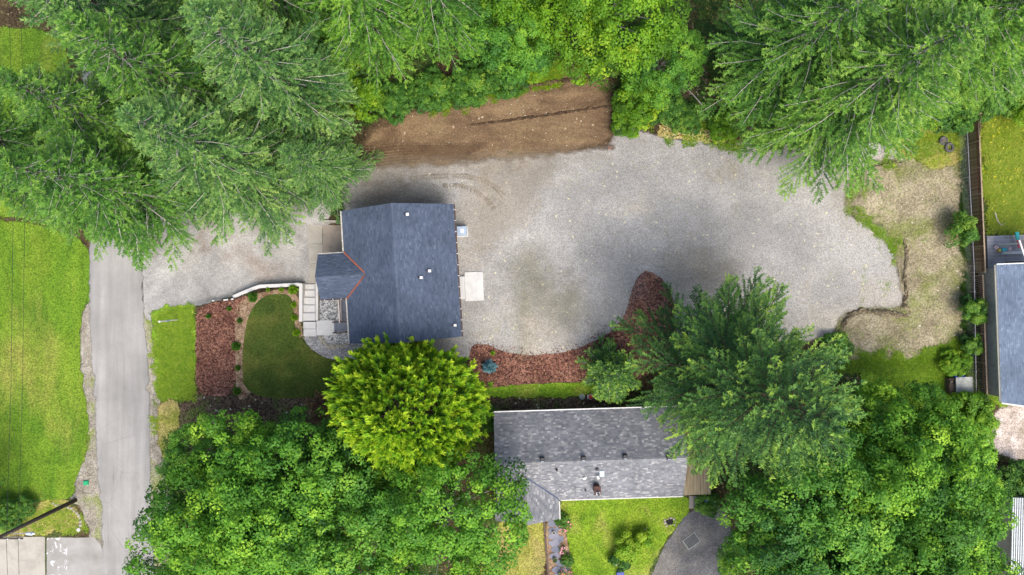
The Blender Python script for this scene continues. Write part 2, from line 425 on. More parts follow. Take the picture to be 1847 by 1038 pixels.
zone('road', [(128, -200), (150, 460), (155, 600), (160, 700), (165, 860), (172, 960), (172, 1300), (285, 1300), (268, 1045), (262, 830), (258, 700), (250, 560), (245, 470), (225, -200)], M_road, 3, 'worn pale asphalt road running straight past the plot', 'road', .2, .25, smooth=1)
zone('lawn', [(-300, 910), (60, 915), (110, 905), (140, 930), (150, 975), (-300, 978)], M_lawn_y, 2.5, 'patchy rough grass corner around the foot of the utility pole', 'lawn', .3, .3)
zone('driveway', [(244, 300), (600, 300), (600, 400), (560, 420), (560, 514), (540, 516), (455, 521), (420, 536), (350, 552), (290, 560), (258, 590), (247, 560)], M_drive, 1.5, 'pale compacted gravel driveway leading from the road to the garage', 'driveway', .12, .2, smooth=1)
zone('lawn', [(268, 555), (345, 548), (350, 600), (346, 725), (276, 728), (272, 640), (262, 590)], M_lawn_v, 2, 'lush weedy green verge beside the red bark bed', 'lawn', .45, .4)
zone('lawn', [(274, 722), (322, 720), (318, 770), (300, 830), (276, 830)], M_lawn_y, 3, 'small dry yellow grass patch next to the road below the verge', 'lawn', .5, .5)
zone('soil_strip', [(310, 716), (440, 712), (610, 712), (640, 780), (640, 900), (330, 900), (312, 780)], M_darksoil, 2, 'dark bare soil strip between the front lawn and the maples', 'soil', .3, .3)
zone('mulch_bed', [(347, 553), (420, 539), (450, 528), (445, 560), (428, 600), (427, 716), (345, 716), (350, 620)], M_mulch, 3, 'red brown bark mulch bed between the verge and the garden lawn', 'mulch bed', .08, .12, smooth=1)
zone('soil_bed', [(421, 556), (432, 545), (462, 527), (541, 519), (543, 600), (554, 614), (538, 606), (500, 640), (445, 722), (425, 720), (424, 640)], M_soil, 4, 'tan soil planting strip that curves round the garden lawn', 'planting bed', .06, 0)
zone('lawn', [(438, 720), (437, 640), (441, 600), (450, 562), (474, 534), (500, 530), (526, 532), (530, 560), (532, 592), (548, 622), (580, 645), (620, 652), (660, 645), (690, 634), (720, 645), (846, 636), (846, 700), (700, 716), (600, 718)], M_lawn_f, 5, 'neat dark green garden lawn with a curved edge', 'lawn', .03, 0)
zone('gravel_path', [(543, 604), (575, 602), (632, 600), (690, 612), (694, 632), (658, 646), (620, 651), (590, 647), (562, 632)], M_path, 6, 'curved grey gravel path wrapping the corner of the garden lawn', 'path', .04, 0)
zone('gravel_bed', [(575, 540), (640, 540), (640, 581), (575, 581)], M_bed_gravel, 7, 'pale stone bed enclosed between the entry stairs and the porch', 'gravel bed', .02, 0, smooth=0)
zone('gravel_bed', [(576, 600), (640, 598), (640, 618), (612, 618), (590, 612), (578, 606)], M_bed_gravel, 7, 'small stone bed behind the low rock edging', 'gravel bed', .03, 0, smooth=1)
zone('gravel_yard', [(600, 300), (640, 287), (690, 296), (800, 293), (900, 283), (1000, 275), (1060, 266), (1100, 268), (1108, 230), (1130, 222), (1180, 245), (1240, 255), (1320, 262), (1450, 235), (1600, 240), (1645, 250), (1625, 290), (1560, 300), (1535, 325), (1525, 360), (1540, 392), (1590, 402), (1615, 435), (1622, 500), (1632, 535), (1622, 556), (1580, 561), (1545, 562), (1515, 580), (1500, 612), (1430, 620), (1300, 610), (1215, 620), (1100, 655), (850, 646), (690, 642), (630, 612), (630, 400), (605, 340)], M_gravel, 2, 'wide crushed rock parking yard behind the new house', 'gravel yard', .2, .45)
zone('dirt_bank', [(640, 292), (660, 250), (720, 210), (780, 185), (850, 165), (930, 155), (1000, 130), (1050, 118), (1090, 135), (1110, 180), (1106, 264), (1060, 270), (1000, 280), (900, 289), (800, 299), (690, 304)], M_dirt, 4, 'freshly graded brown dirt bank at the edge of the woods', 'dirt bank', .5, .6)
zone('dirt_patch', [(1180, 80), (1270, 85), (1280, 160), (1260, 215), (1190, 225), (1160, 150)], M_darksoil, 5, 'dark bare earth clearing under the conifers at the top', 'dirt', .3, .3)
zone('lawn', [(1255, -40), (1440, -60), (1410, 50), (1350, 70), (1275, 60)], M_lawn_y, 6, 'yellow grass glade at the top between the trees', 'lawn', .4, .3)
zone('lawn', [(1640, 232), (1742, 215), (1745, 290), (1690, 310), (1640, 290), (1600, 262)], M_lawn_y, 8, 'straw coloured rough grass around the discarded tyres', 'lawn', .3, .35)
zone('dirt_pad', [(1530, 335), (1555, 300), (1620, 288), (1650, 262), (1735, 250), (1745, 400), (1750, 640), (1690, 654), (1600, 658), (1515, 654), (1503, 600), (1518, 574), (1545, 558), (1620, 554), (1630, 535), (1620, 500), (1613, 440), (1590, 404), (1543, 390), (1523, 362)], M_pad, 5, 'bare tan clay pad with ruts at the end of the yard', 'dirt pad', .3, .5)
zone('mulch_bed', [(1169, 486), (1204, 508), (1220, 560), (1220, 640), (1150, 690), (1072, 688), (940, 694), (865, 700), (847, 692), (846, 640), (850, 626), (864, 620), (882, 622), (900, 633), (950, 642), (1010, 638), (1050, 626), (1092, 606), (1120, 580), (1134, 550), (1141, 520), (1153, 496)], M_mulch, 6, 'red brown bark mulch bed curving along the south side of the yard', 'mulch bed', .08, .1, smooth=1)
zone('lawn', [(850, 696), (940, 692), (1090, 688), (1120, 705), (1000, 722), (880, 716)], M_lawn_v, 5, 'thin strip of grass behind the older house', 'lawn', .25, .35)
zone('soil_strip', [(848, 704), (1130, 700), (1160, 760), (860, 765)], M_darksoil, 2, 'dark soil strip against the back wall of the older house', 'soil', .2, .3)
zone('lawn', [(1000, 880), (1238, 880), (1248, 925), (1216, 958), (1186, 1000), (1160, 1060), (1030, 1060), (1022, 960)], M_lawn_h, 2, 'bright green lawn in front of the older house', 'lawn', .15, .2)
zone('lawn', [(850, 1060), (890, 960), (920, 915), (986, 915), (990, 1060)], M_lawn_y, 2, 'dry yellowish lawn beside the stone walk of the older house', 'lawn', .15, .3)
zone('garden_path', [(984, 915), (1012, 915), (1026, 980), (1034, 1060), (988, 1060)], M_soil, 3, 'sandy bed of the garden walk leading to the older house', 'path', .1, 0)
zone('driveway', [(1238, 928), (1262, 915), (1310, 905), (1340, 1060), (1166, 1060), (1190, 1000), (1218, 958)], M_asphalt, 4, 'curved dark asphalt drive of the older house', 'driveway', .08, .15, smooth=2)
zone('meadow', [(1764, 150), (1990, 150), (1990, 428), (1775, 428)], M_field, 2, 'tall meadow grass with yellow flowers beyond the fence', 'meadow', .2, .2)
zone('lawn', [(1762, 485), (1840, 485), (1850, 740), (1778, 735)], M_lawn_v, 2, 'narrow grass strip between the fence and the blue roofed house', 'lawn', .2, .3)
zone('stony_ground', [(1778, 728), (1990, 728), (1990, 836), (1788, 836)], M_pink, 4, 'pale stony ground at the corner of the blue roofed house', 'stony ground', .25, .3)
zone('lawn', [(1545, 650), (1640, 648), (1755, 640), (1770, 760), (1620, 780), (1560, 720)], M_lawn_v, 8, 'rough grass around the grey storage box in the corner', 'lawn', .3, .35)
zone('concrete_pad', [(-300, 977), (69, 975), (71, 1300), (-300, 1300)], M_conc2, 3, 'beige concrete slab drive at the lower left corner', 'concrete slab', .02, 0, smooth=0)
t = NT('white_patched_asphalt'); n = t.noise(1.0, 7, .65, t.pos(), .3)
cc = t.ramp(t.noise(.6, 6, .6, t.pos()), [(.3, (.24, .225, .20)), (.7, (.36, .345, .32))])
sx = t.n('ShaderNodeSeparateXYZ'); t.put(sx.inputs[0], t.pos())
msk = t.math('MULTIPLY', t.math('GREATER_THAN', n, .55), t.math('LESS_THAN', sx.outputs[0], -40.7))
cc = t.mix(cc, (.72, .72, .72), msk)
M_patched = t.done(t.bsdf(cc, .9, t.bump(t.noise(25, 3, .6, t.pos()), .3, .01)))
zone('driveway_apron', [(72, 977), (158, 976), (172, 990), (174, 1300), (74, 1300)], M_patched, 4, 'grey asphalt apron with flaking white patches at the lower left', 'driveway', .06, 0, smooth=0)

# stains and other patches on the yard; house shade is painted into one
M_st_tan = ground('clay_smear', (.30, .25, .175), (.37, .31, .225), (.43, .37, .28), .8, grain=13, gamt=.3, soft=1.0, sharp=.42, top=.34)
M_st_moss = ground('mossy_gravel', (.17, .17, .095), (.235, .22, .13), (.31, .285, .19), .9, grain=12, gamt=.35, soft=1.0, sharp=.42, top=.34)
M_st_damp_shade = ground('damp_shaded_earth', (.085, .068, .05), (.12, .10, .078), (.17, .145, .11), .9, grain=11, gamt=.45, soft=.8, sharp=.42, top=.4)  # damp soil colour with the shade behind the house painted in
M_st_blue = ground('blue_grey_rock', (.215, .222, .235), (.26, .267, .28), (.31, .315, .325), .6, grain=14, gamt=.3, soft=1.3, sharp=.42, top=.2)  # darker, bluer tone laid over parts of the crushed rock
zone('yard_patch', [(660, 335), (720, 330), (800, 345), (812, 372), (640, 385)], M_st_damp_shade, 8, 'dark damp earth with painted house shade behind the new house', 'damp earth', .4, .8)
zone('yard_patch', [(1180, 470), (1260, 455), (1330, 470), (1330, 520), (1250, 530), (1200, 505)], M_st_tan, 9, 'tan clay smear on the yard beside the big conifer', 'stain', .5, 1.0)
zone('yard_patch', [(925, 455), (965, 450), (1000, 520), (1040, 500), (1060, 540), (1050, 600), (1000, 590), (950, 560), (930, 500)], M_st_moss, 10, 'mossy weathered gravel in front of the curved bark bed', 'stain', .7, 1.0)
zone('yard_patch', [(935, 540), (950, 545), (955, 640), (942, 640)], M_st_moss, 11, 'narrow muddy rut running down to the curved bark bed', 'stain', .3, .5)
zone('yard_patch', [(860, 300), (1000, 290), (960, 380), (900, 440), (850, 470), (840, 400)], M_st_tan, 12, 'pale dusty stretch of the yard beside the new house', 'stain', .8, 1.0)
zone('yard_patch', [(1050, 430), (1110, 420), (1170, 470), (1140, 560), (1090, 590), (1060, 520)], M_st_blue, 13, 'darker blue grey rock in the middle of the yard', 'stain', .9, 1.3)
zone('yard_patch', [(1180, 390), (1330, 330), (1480, 400), (1450, 520), (1340, 440), (1230, 440)], M_st_blue, 14, 'darker blue grey rock towards the dirt pad', 'stain', .9, 1.3)
zone('yard_patch', [(640, 292), (760, 300), (900, 290), (1090, 275), (1095, 290), (920, 304), (780, 318), (650, 325)], M_st_tan, 15, 'dirt spilled along the foot of the graded bank', 'stain', .3, .5)
zone('yard_patch', [(1510, 320), (1550, 290), (1560, 330), (1550, 400), (1520, 400)], M_st_tan, 16, 'tan dirt washed from the clay pad onto the yard', 'stain', .4, .6)
def soil_ridge(pts, w, h, mat, label, seed):
    rn = random.Random(seed); d = []
    q = [Vector((*P(*p), 0)) for p in pts]
    for a, b in zip(q[:-1], q[1:]):
        n = max(2, int((b - a).length / .22)); d += [(a.lerp(b, i / n), (b - a).normalized()) for i in range(n)]
    d.append((q[-1], (q[-1] - q[-2]).normalized()))
    m = MB(); K = 5
    for i, (p, t_) in enumerate(d):
        n = Vector((-t_.y, t_.x, 0)); e = min(1, i / 3, (len(d) - 1 - i) / 3); ww = w * rn.uniform(.6, 1.3) * (.3 + .7 * e); off = rn.uniform(-.06, .06)
        for k in range(K):
            s = (k / (K - 1) - .5) * 2; c = p + n * (s * ww / 2 + off); hh = h * (1 - s * s) * e * rn.uniform(.5, 1.4)
            m.v.append((c.x, c.y, float(Hgt(c.x, c.y)) + .02 + hh - (.05 if k in (0, K - 1) else 0)))
    for i in range(len(d) - 1):
        for k in range(K - 1): m.f.append([i * K + k, i * K + k + 1, (i + 1) * K + k + 1, (i + 1) * K + k][::-1])
    o = m.build('soil_ridge', mat, smooth=False); tag(o, label, 'soil ridge', kind='structure')
M_rg = ground('ridge_soil', (.12, .095, .058), (.19, .155, .098), (.28, .235, .155), 1.5, grain=9, gamt=.6, bump=1.0)
M_rgb = ground('ridge_soil_dark', (.05, .031, .019), (.082, .052, .031), (.125, .082, .048), 1.5, grain=9, gamt=.5, bump=1.0)
soil_ridge([(1553, 312), (1547, 335), (1549, 352), (1545, 368)], .35, .12, M_rg, 'short dark rut at the upper left of the clay pad', 1)
soil_ridge([(1565, 303), (1590, 299), (1625, 293)], .3, .1, M_rg, 'straight dark rut along the top of the clay pad', 2)
soil_ridge([(1628, 430), (1632, 460), (1629, 500), (1635, 530), (1628, 548), (1640, 565)], .4, .14, M_rg, 'broken soil edge down the left side of the clay pad', 3)
soil_ridge([(1522, 600), (1520, 585), (1532, 568), (1556, 560), (1600, 565), (1630, 570), (1640, 562)], .6, .2, M_rg, 'curled soil berm at the lower left of the clay pad', 4)
soil_ridge([(840, 228), (930, 217), (1020, 205), (1104, 193)], .3, .1, M_rgb, 'long dark furrow across the middle of the dirt bank', 5)
soil_ridge([(930, 165), (1000, 152), (1070, 140), (1100, 150)], .6, .2, M_rgb, 'dark soil lip at the top of the dirt bank', 7)
# ------------------------------------------------------------------ houses
def clip_convex(sub, clip):
    out = sub
    n = len(clip)
    for i in range(n):
        ax, ay = clip[i]; bx, by = clip[(i + 1) % n]
        inp, out = out, []
        if not inp: return []
        def side(p): return (bx - ax) * (p[1] - ay) - (by - ay) * (p[0] - ax)
        for k in range(len(inp)):
            p, q = inp[k], inp[(k + 1) % len(inp)]
            sp, sq = side(p), side(q)
            if sp >= 0: out.append(p)
            if (sp >= 0) != (sq >= 0):
                u = sp / (sp - sq); out.append((p[0] + (q[0] - p[0]) * u, p[1] + (q[1] - p[1]) * u))
    return out

def shingles(parent, origin, u, v, poly, mat, tint, expo=.145, tabw=(.22, .42), seed=1, lift=.014, name='shingles'):
    """courses of single tabs over one roof slope; every tab is its own overlapping face with a butt edge"""
    rnd = random.Random(seed)
    o = Vector(origin); u = Vector(u).normalized(); v = Vector(v).normalized(); n = u.cross(v)
    if n.z < 0: n = -n
    ccw = sum(poly[i][0] * poly[(i + 1) % len(poly)][1] - poly[(i + 1) % len(poly)][0] * poly[i][1] for i in range(len(poly)))
    if ccw < 0: poly = poly[::-1]
    flip = u.cross(v).z < 0
    u0, u1 = min(p[0] for p in poly), max(p[0] for p in poly); v1 = max(p[1] for p in poly)
    V, F, A = [], [], []
    k = 0
    while k * expo < v1:
        a = k * expo; b = min(a + expo, v1); x = u0 - rnd.uniform(0, .3)
        while x < u1:
            w = rnd.uniform(*tabw)
            jit = rnd.choice((0, 0, 0, .012))
            pg = clip_convex([(x + .003, a - jit * 0), (x + w - .003, a), (x + w - .003, b), (x + .003, b)], poly)
            tv = tint(rnd, x, k)
            lf = lift * rnd.uniform(.8, 1.5)
            if len(pg) >= 3:
                base = len(V)
                for (pu, pv) in pg:
                    f = 1 - (pv - a) / expo
                    V.append(tuple(o + u * pu + v * pv + n * (.012 + lf * f)))
                idx = list(range(base, base + len(pg)))
                F.append(idx[::-1] if flip else idx); A.append(tv)
                lows = [i for i, q in enumerate(pg) if abs(q[1] - a) < 1e-6]
                if len(lows) >= 2:
                    lo = min(lows, key=lambda i: pg[i][0]); hi = max(lows, key=lambda i: pg[i][0])
                    for i in (lo, hi): V.append(tuple(o + u * pg[i][0] + v * a))
                    e = len(V); F.append([base + lo, base + hi, e - 1, e - 2]); A.append(tv * .5)
            x += w
        k += 1
    ob = mesh_np(name, V, F, mat, parent, face_attr={'tint': A}); ob['kind'] = 'stuff'
    return ob

def slab(quad, th):
    """a roof slope as a slab: quad corners (top face), thickness straight down"""
    m = MB(); q = [Vector(p) for p in quad]; n = len(q)
    nz = (q[1] - q[0]).cross(q[2] - q[0]).z
    if nz < 0: q = q[::-1]
    vs = q + [p - Vector((0, 0, th)) for p in q]
    return vs, [list(range(n)), list(range(n, 2 * n))[::-1]] + [[i, n + i, n + (i + 1) % n, (i + 1) % n] for i in range(n)]

M_sh1 = shinglemat('shingle_charcoal_blue', [(0, (.054, .072, .106)), (.5, (.078, .101, .146)), (1, (.11, .137, .187))])
M_sh2 = shinglemat('shingle_weathered_grey', [(0, (.125, .13, .145)), (.35, (.175, .18, .195)), (.6, (.215, .22, .232)), (.85, (.265, .264, .264)), (1, (.36, .36, .36))], .18)
M_sh3 = shinglemat('shingle_slate_blue', [(0, (.12, .155, .21)), (.5, (.16, .205, .275)), (1, (.215, .265, .34))])
M_deckw = plain('roof_board', (.16, .15, .14), .8)
M_siding = plain('house_siding', (.36, .34, .31), .7)
M_siding2 = plain('siding_cream', (.55, .52, .45), .7)
M_white = plain('white_paint', (.72, .71, .68), .5, var=.08)
M_gutter = plain('gutter_cream', (.62, .60, .53), .45, var=.1)
M_brownm = plain('gutter_bronze', (.10, .062, .045), .45)
M_rust = plain('valley_copper', (.33, .105, .06), .5, var=.3, scale=1.5)
M_black = plain('black_plastic', (.022, .022, .025), .45)
M_glass = plain('window_glass', (.03, .04, .05), .08, .6, var=.05)
M_greyp = plain('porch_grey_paint', (.15, .165, .20), .6)
M_pinkw = plain('rail_pale_wood', (.62, .52, .47), .6)
M_brownw = plain('rail_dark_wood', (.09, .055, .04), .6)
M_bluegrey = plain('unit_blue_grey', (.34, .42, .52), .4, var=.1)
M_metal = plain('galvanised', (.45, .46, .47), .4, metal=.6, var=.12)
M_rock = plain('garden_rock', (.36, .33, .26), .9, var=.35, scale=2, bump=.5)

def window(parent, c, w, h, axis):
    """axis 'x': faces +-x, 'y': faces +-y"""
    m = MB(); t_ = .07
    d = (lambda a, b: (t_, a, b)) if axis == 'x' else (lambda a, b: (a, t_, b))
    def off(a, b): return (c[0], c[1] + a, c[2] + b) if axis == 'x' else (c[0] + a, c[1], c[2] + b)
    m.box(off(0, h / 2), d(w + .16, .09)); m.box(off(0, -h / 2), d(w + .16, .09))
    m.box(off(-w / 2, 0), d(.09, h - .09)); m.box(off(w / 2, 0), d(.09, h - .09)); m.box(off(0, 0), d(.04, h - .09))
    f = m.build('window', M_white, parent)
    g = MB(); dd = (.03, w, h) if axis == 'x' else (w, .03, h)
    g.box(c, dd); g.build('pane', M_glass, f)
    return f

# ---- the new house with the blue grey roof
A1, B1, ZE1, ZR1 = 4.79, 5.68, 3.2, 6.3
h1c = Vector((-9.445, 1.176, 0)); h1r = math.radians(3.6)
H1 = empty('house', h1c, h1r, 'new house with a blue grey shingle roof beside the gravel yard', 'house')
m1 = (ZR1 - ZE1) / A1; sl1 = math.hypot(A1, ZR1 - ZE1)
def loc1(px, py, h):
    x, y = P(px, py, h); x -= h1c.x; y -= h1c.y
    c, s = math.cos(h1r), math.sin(h1r); return x * c + y * s, -x * s + y * c
def roof1(px, py):
    h = 4.0
    for _ in range(12):
        x, y = loc1(px, py, h); h = ZE1 + (A1 - abs(x)) * m1
    return x, y, h
m = MB()
m.add([(-A1 + .4, -B1 + .35, -1.1), (A1 - .4, -B1 + .35, -1.1), (A1 - .4, -B1 + .35, ZE1 + .4 * m1 - .16), (0, -B1 + .35, ZR1 - .16), (-A1 + .4, -B1 + .35, ZE1 + .4 * m1 - .16),
       (-A1 + .4, B1 - .35, -1.1), (A1 - .4, B1 - .35, -1.1), (A1 - .4, B1 - .35, ZE1 + .4 * m1 - .16), (0, B1 - .35, ZR1 - .16), (-A1 + .4, B1 - .35, ZE1 + .4 * m1 - .16)],
      [[0, 1, 2, 3, 4], [9, 8, 7, 6, 5], [1, 6, 7, 2], [5, 0, 4, 9]])
m.build('wall', M_siding, H1)
roof = MB()
roof.add(*slab([(-A1, -B1, ZE1), (0, -B1, ZR1), (0, B1, ZR1), (-A1, B1, ZE1)], .12))
roof.add(*slab([(A1, B1, ZE1), (0, B1, ZR1), (0, -B1, ZR1), (A1, -B1, ZE1)], .12))
XW, YS, YN = -7.05, -1.75, 2.05; YR = (YS + YN) / 2; HW = (YN - YS) / 2; ZC = ZE1 + HW * m1; slc = math.hypot(HW, ZC - ZE1)
roof.add(*slab([(XW, YN, ZE1), (XW, YR, ZC), (-A1 + HW, YR, ZC), (-A1, YN, ZE1)], .1))
roof.add(*slab([(XW, YS, ZE1), (-A1, YS, ZE1), (-A1 + HW, YR, ZC), (XW, YR, ZC)], .1))
R1 = roof.build('roof', M_deckw, H1)
tint1 = lambda r, x, k: min(1, max(0, r.gauss(.42, .18)))
rect1 = [(0, 0), (2 * B1, 0), (2 * B1, sl1), (0, sl1)]
shingles(R1, (-A1, -B1, ZE1), (0, 1, 0), (A1, 0, ZR1 - ZE1), rect1, M_sh1, tint1, seed=11)
shingles(R1, (A1, -B1, ZE1), (0, 1, 0), (-A1, 0, ZR1 - ZE1), rect1, M_sh1, tint1, seed=12)
shingles(R1, (XW, YN, ZE1 + .01), (1, 0, 0), (0, -HW, ZC - ZE1), [(0, 0), (-A1 - XW, 0), (-A1 - XW + HW, slc), (0, slc)], M_sh1, tint1, seed=13, lift=.03)
shingles(R1, (XW, YS, ZE1 + .01), (1, 0, 0), (0, HW, ZC - ZE1), [(0, 0), (-A1 - XW, 0), (-A1 - XW + HW, slc), (0, slc)], M_sh1, tint1, seed=14, lift=.03)
m = MB()      # ridge caps
for i in range(38):
    y = -B1 + (i + .5) * 2 * B1 / 38
    for s in (-1, 1):
        z0, dz = ZR1 + .045, .14 * m1
        m.add([(0, y - .16, z0), (0, y + .14, z0 - .012), (s * .14, y + .14, z0 - dz - .012), (s * .14, y - .16, z0 - dz)], [[0, 1, 2, 3] if s < 0 else [3, 2, 1, 0]])
cap = m.build('ridge_cap', M_sh1, R1)
cap.data.attributes.new('tint', 'FLOAT', 'FACE').data.foreach_set('value', np.array([random.Random(i // 2).uniform(.45, .8) for i in range(len(cap.data.polygons))], np.float32))
for ys in (YN, YS):      # copper in the valleys
    a = Vector((-A1 - .03, ys, ZE1)); b = Vector((-A1 + HW, YR, ZC)); e = 1 if ys > YR else -1
    off = Vector((0.0, e * .2, 0.0)); up = Vector((0, 0, .05))
    m = MB(); m.add([a + up, b + up, b + up + off, a + up + off, a + off * 1.0, b + off * 1.0, a - up, b - up], [[0, 1, 2, 3], [3, 2, 5, 4], [1, 0, 6, 7]])
    m.build('valley_flashing', M_rust, R1)
def gutter(parent, a, b, mat, out, hang=None):
    a = Vector(a); b = Vector(b); d = (b - a); L = d.length; d.normalize(); o = Vector(out)
    m = MB()
    for (off, wd, dz, ht) in ((.012, .02, 0, .12), (.118, .02, 0.0, .12), (.065, .088, -.052, .016)):
        c = (a + b) / 2 + o * off + Vector((0, 0, -.07 + dz))
        m.box(c, (L if abs(d.x) > .5 else wd, wd if abs(d.x) > .5 else L, ht))
    g = m.build('gutter', mat, parent)
    if hang:
        n = int(L / hang); src = None
        for i in range(n + 1):
            p = a + d * (L * (i + .5) / (n + 1)) + o * .065 + Vector((0, 0, .002))
            if src is None:
                k = MB(); k.box((0, 0, 0), (.05, .16, .012) if abs(d.x) > .5 else (.16, .05, .012)); src = k.build('gutter_bracket', M_white, g); src.location = p
            else: inst(src, g, p)
    return g
gutter(H1, (A1, -B1, ZE1), (A1, B1, ZE1), M_brownm, (1, 0, 0), .95)
gutter(H1, (-A1, -B1, ZE1), (-A1, YS - .02, ZE1), M_gutter, (-1, 0, 0), .9)
gutter(H1, (-A1, YN + .02, ZE1), (-A1, B1, ZE1), M_gutter, (-1, 0, 0), .9)
gutter(H1, (XW, YN, ZE1), (-A1 - .16, YN, ZE1), M_gutter, (0, 1, 0), .9)
gutter(H1, (XW, YS, ZE1), (-A1 - .16, YS, ZE1), M_brownm, (0, -1, 0), .9)
m = MB(); m.tube([(-A1 - .07, -B1 + .1, ZE1 - .1), (-A1 + .3, -B1 + .1, ZE1 - .5), (-A1 + .34, -B1 + .1, .1), (-A1 - .1, -B1 + .1, .02)], .045, 6); m.build('downspout', M_gutter, H1)
for (px, py) in ((734, 387), (774, 489), (759, 501), (820, 587)):
    x, y, z = roof1(px, py)
    vt = MB(); vt.box((x + .05, y, z + .09), (.24, .24, .22), bev=.03); vo = vt.build('roof_vent', M_white, H1)
    hd = MB(); hd.tube([(x - .16, y, z + .1), (x - .16, y, z + .42)], .06, 8); hd.build('vent_pipe', M_black, vo)
m = MB(); m.box((-5.6, .15, 1.05), (2.2, 3.0, 4.3)); m.build('entry_wall', M_siding, H1)
gd = MB(); gd.box((-A1 + .38, 3.75, .2), (.06, 2.5, 2.1)); g_o = gd.build('garage_door', M_white, H1)
for i in range(4):
    p = MB(); p.box((-A1 + .335, 3.75, -.58 + i * .52), (.04, 2.4, .46), bev=.01); p.build('panel', M_white, g_o)
for (c, w, h, ax) in (((A1 - .38, 3.6, 1.6), 1.4, 1.1, 'x'), ((A1 - .38, -3.4, 1.6), 1.2, 1.1, 'x'), ((-2.2, -B1 + .32, 1.6), 1.4, 1.1, 'y'), ((2.4, -B1 + .32, 1.6), 1.2, 1.1, 'y'), ((-1.8, B1 - .32, 1.6), 1.2, 1.0, 'y'), ((-A1 + .36, -3.2, 1.9), 1.2, 1.0, 'x')):
    window(H1, c, w, h, ax)
dr = MB(); dr.box((A1 - .38, -.1, 1.25), (.08, .95, 2.05)); d_o = dr.build('door', M_greyp, H1); k = MB(); k.lathe((A1 - .31, .25, 1.1), [(.01, -.04), (.04, -.02), (.04, .02), (.01, .04)], 8); k.build('handle', M_metal, d_o)
dr = MB(); dr.box((-A1 + .36, -1.95, 1.65), (.08, .95, 2.0)); d_o = dr.build('door', M_brownw, H1); k = MB(); k.lathe((-A1 + .29, -1.6, 1.6), [(.01, -.04), (.04, -.02), (.04, .02), (.01, .04)], 8); k.build('handle', M_metal, d_o)

def pxbox(m, x0, y0, x1, y1, z0, z1, hp=None, bev=0.0):
    hp = z1 if hp is None else hp
    ax, ay = P(x0, y0, hp); bx, by = P(x1, y1, hp)
    return m.box(((ax + bx) / 2, (ay + by) / 2, (z0 + z1) / 2), (abs(bx - ax), abs(by - ay), z1 - z0), bev=bev)

# ---- entry stairs, walls and paving in front of the new house
ST = empty('entry_stairs', on(557, 545), 0, 'pale concrete entry stairs climbing beside the new house', 'stairs')
so = ST.location
def local(m): m.v = [(a - so.x, b - so.y, c - so.z) for a, b, c in m.v]; return m
ty = [513, 524.2, 537.2, 551, 565.4, 579]
for i in range(5):
    m = MB(); z = LOW + .16 * (i + 1)
    pxbox(m, 546.4, ty[i], 568.4, ty[i + 1] + (1.2 if i < 4 else 0), LOW - .2, z, bev=.012); local(m).build('step', M_conc, ST)
for (x0, y0, x1, y1, zt) in ((539.2, 511.5, 545.4, 580.5, .14), (568.9, 510, 573.6, 578, .14)):
    m = MB(); pxbox(m, x0, y0, x1, y1, LOW - .3, zt, bev=.015); local(m).build('side_wall', M_wallc, ST)
LW = empty('walkway', on(575, 592), 0, 'pale concrete landing and walk from the stairs to the porch', 'walkway')
so = LW.location
for (x0, y0, x1, y1) in ((547, 580.8, 569.5, 593.4), (547.4, 594, 570, 607), (570.6, 578.6, 606, 605)):
    m = MB(); pxbox(m, x0, y0, x1, y1, -.25, .055, bev=.01); local(m).build('slab', M_conc, LW)
RW = empty('retaining_wall', on(480, 519), 0, 'low white concrete wall between the driveway and the garden lawn', 'wall'); so = RW.location
pl = [(540, 513.6, .08), (500, 515.5, .05), (468, 517, 0), (455, 521.5, -.08), (438, 528.5, -.2), (420, 536.5, -.38)]
for (a, b) in zip(pl[:-1], pl[1:]):
    m = MB(); A = Vector(P(a[0], a[1], a[2])); B = Vector(P(b[0], b[1], b[2])); d = (B - A).normalized(); n = Vector((-d.y, d.x)) * .15
    q = [A + n, B + n, B - n, A - n]; zs = [a[2], b[2], b[2], a[2]]
    m.add([(p.x, p.y, z) for p, z in zip(q, zs)] + [(p.x, p.y, LOW - .3) for p in q], [[0, 1, 2, 3], [7, 6, 5, 4], [0, 4, 5, 1], [1, 5, 6, 2], [2, 6, 7, 3], [3, 7, 4, 0]])
    local(m).build('wall_section', M_wallc, RW)
for (px, py) in ((403.5, 541.5), (407.5, 541), (380.6, 543), (418, 540)):
    m = MB(); c = on(px, py, .05); m.box((c.x - so.x, c.y - so.y, c.z - so.z), (.2, .14, .12), .2, .02); m.build('end_block', M_wallc, RW)
AP = empty('garage_apron', on(585, 430), 0, 'stained concrete garage apron with a cracked joint under the tree', 'apron'); so = AP.location
for (x0, y0, x1, y1, mt) in ((556, 404, 581.5, 440, M_conc2), (557, 440.5, 582, 476, M_conc2), (558, 476.6, 577, 512, M_conc2), (582.4, 404, 640, 462, M_conc3)):
    m = MB(); pxbox(m, x0, y0, x1, y1, LOW - .2, LOW + .05, bev=.01); local(m).build('slab', mt, AP)
m = MB(); pxbox(m, 582, 397.5, 618, 401.5, LOW - .2, .1, bev=.01); local(m).build('curb_wall', M_conc2, AP)

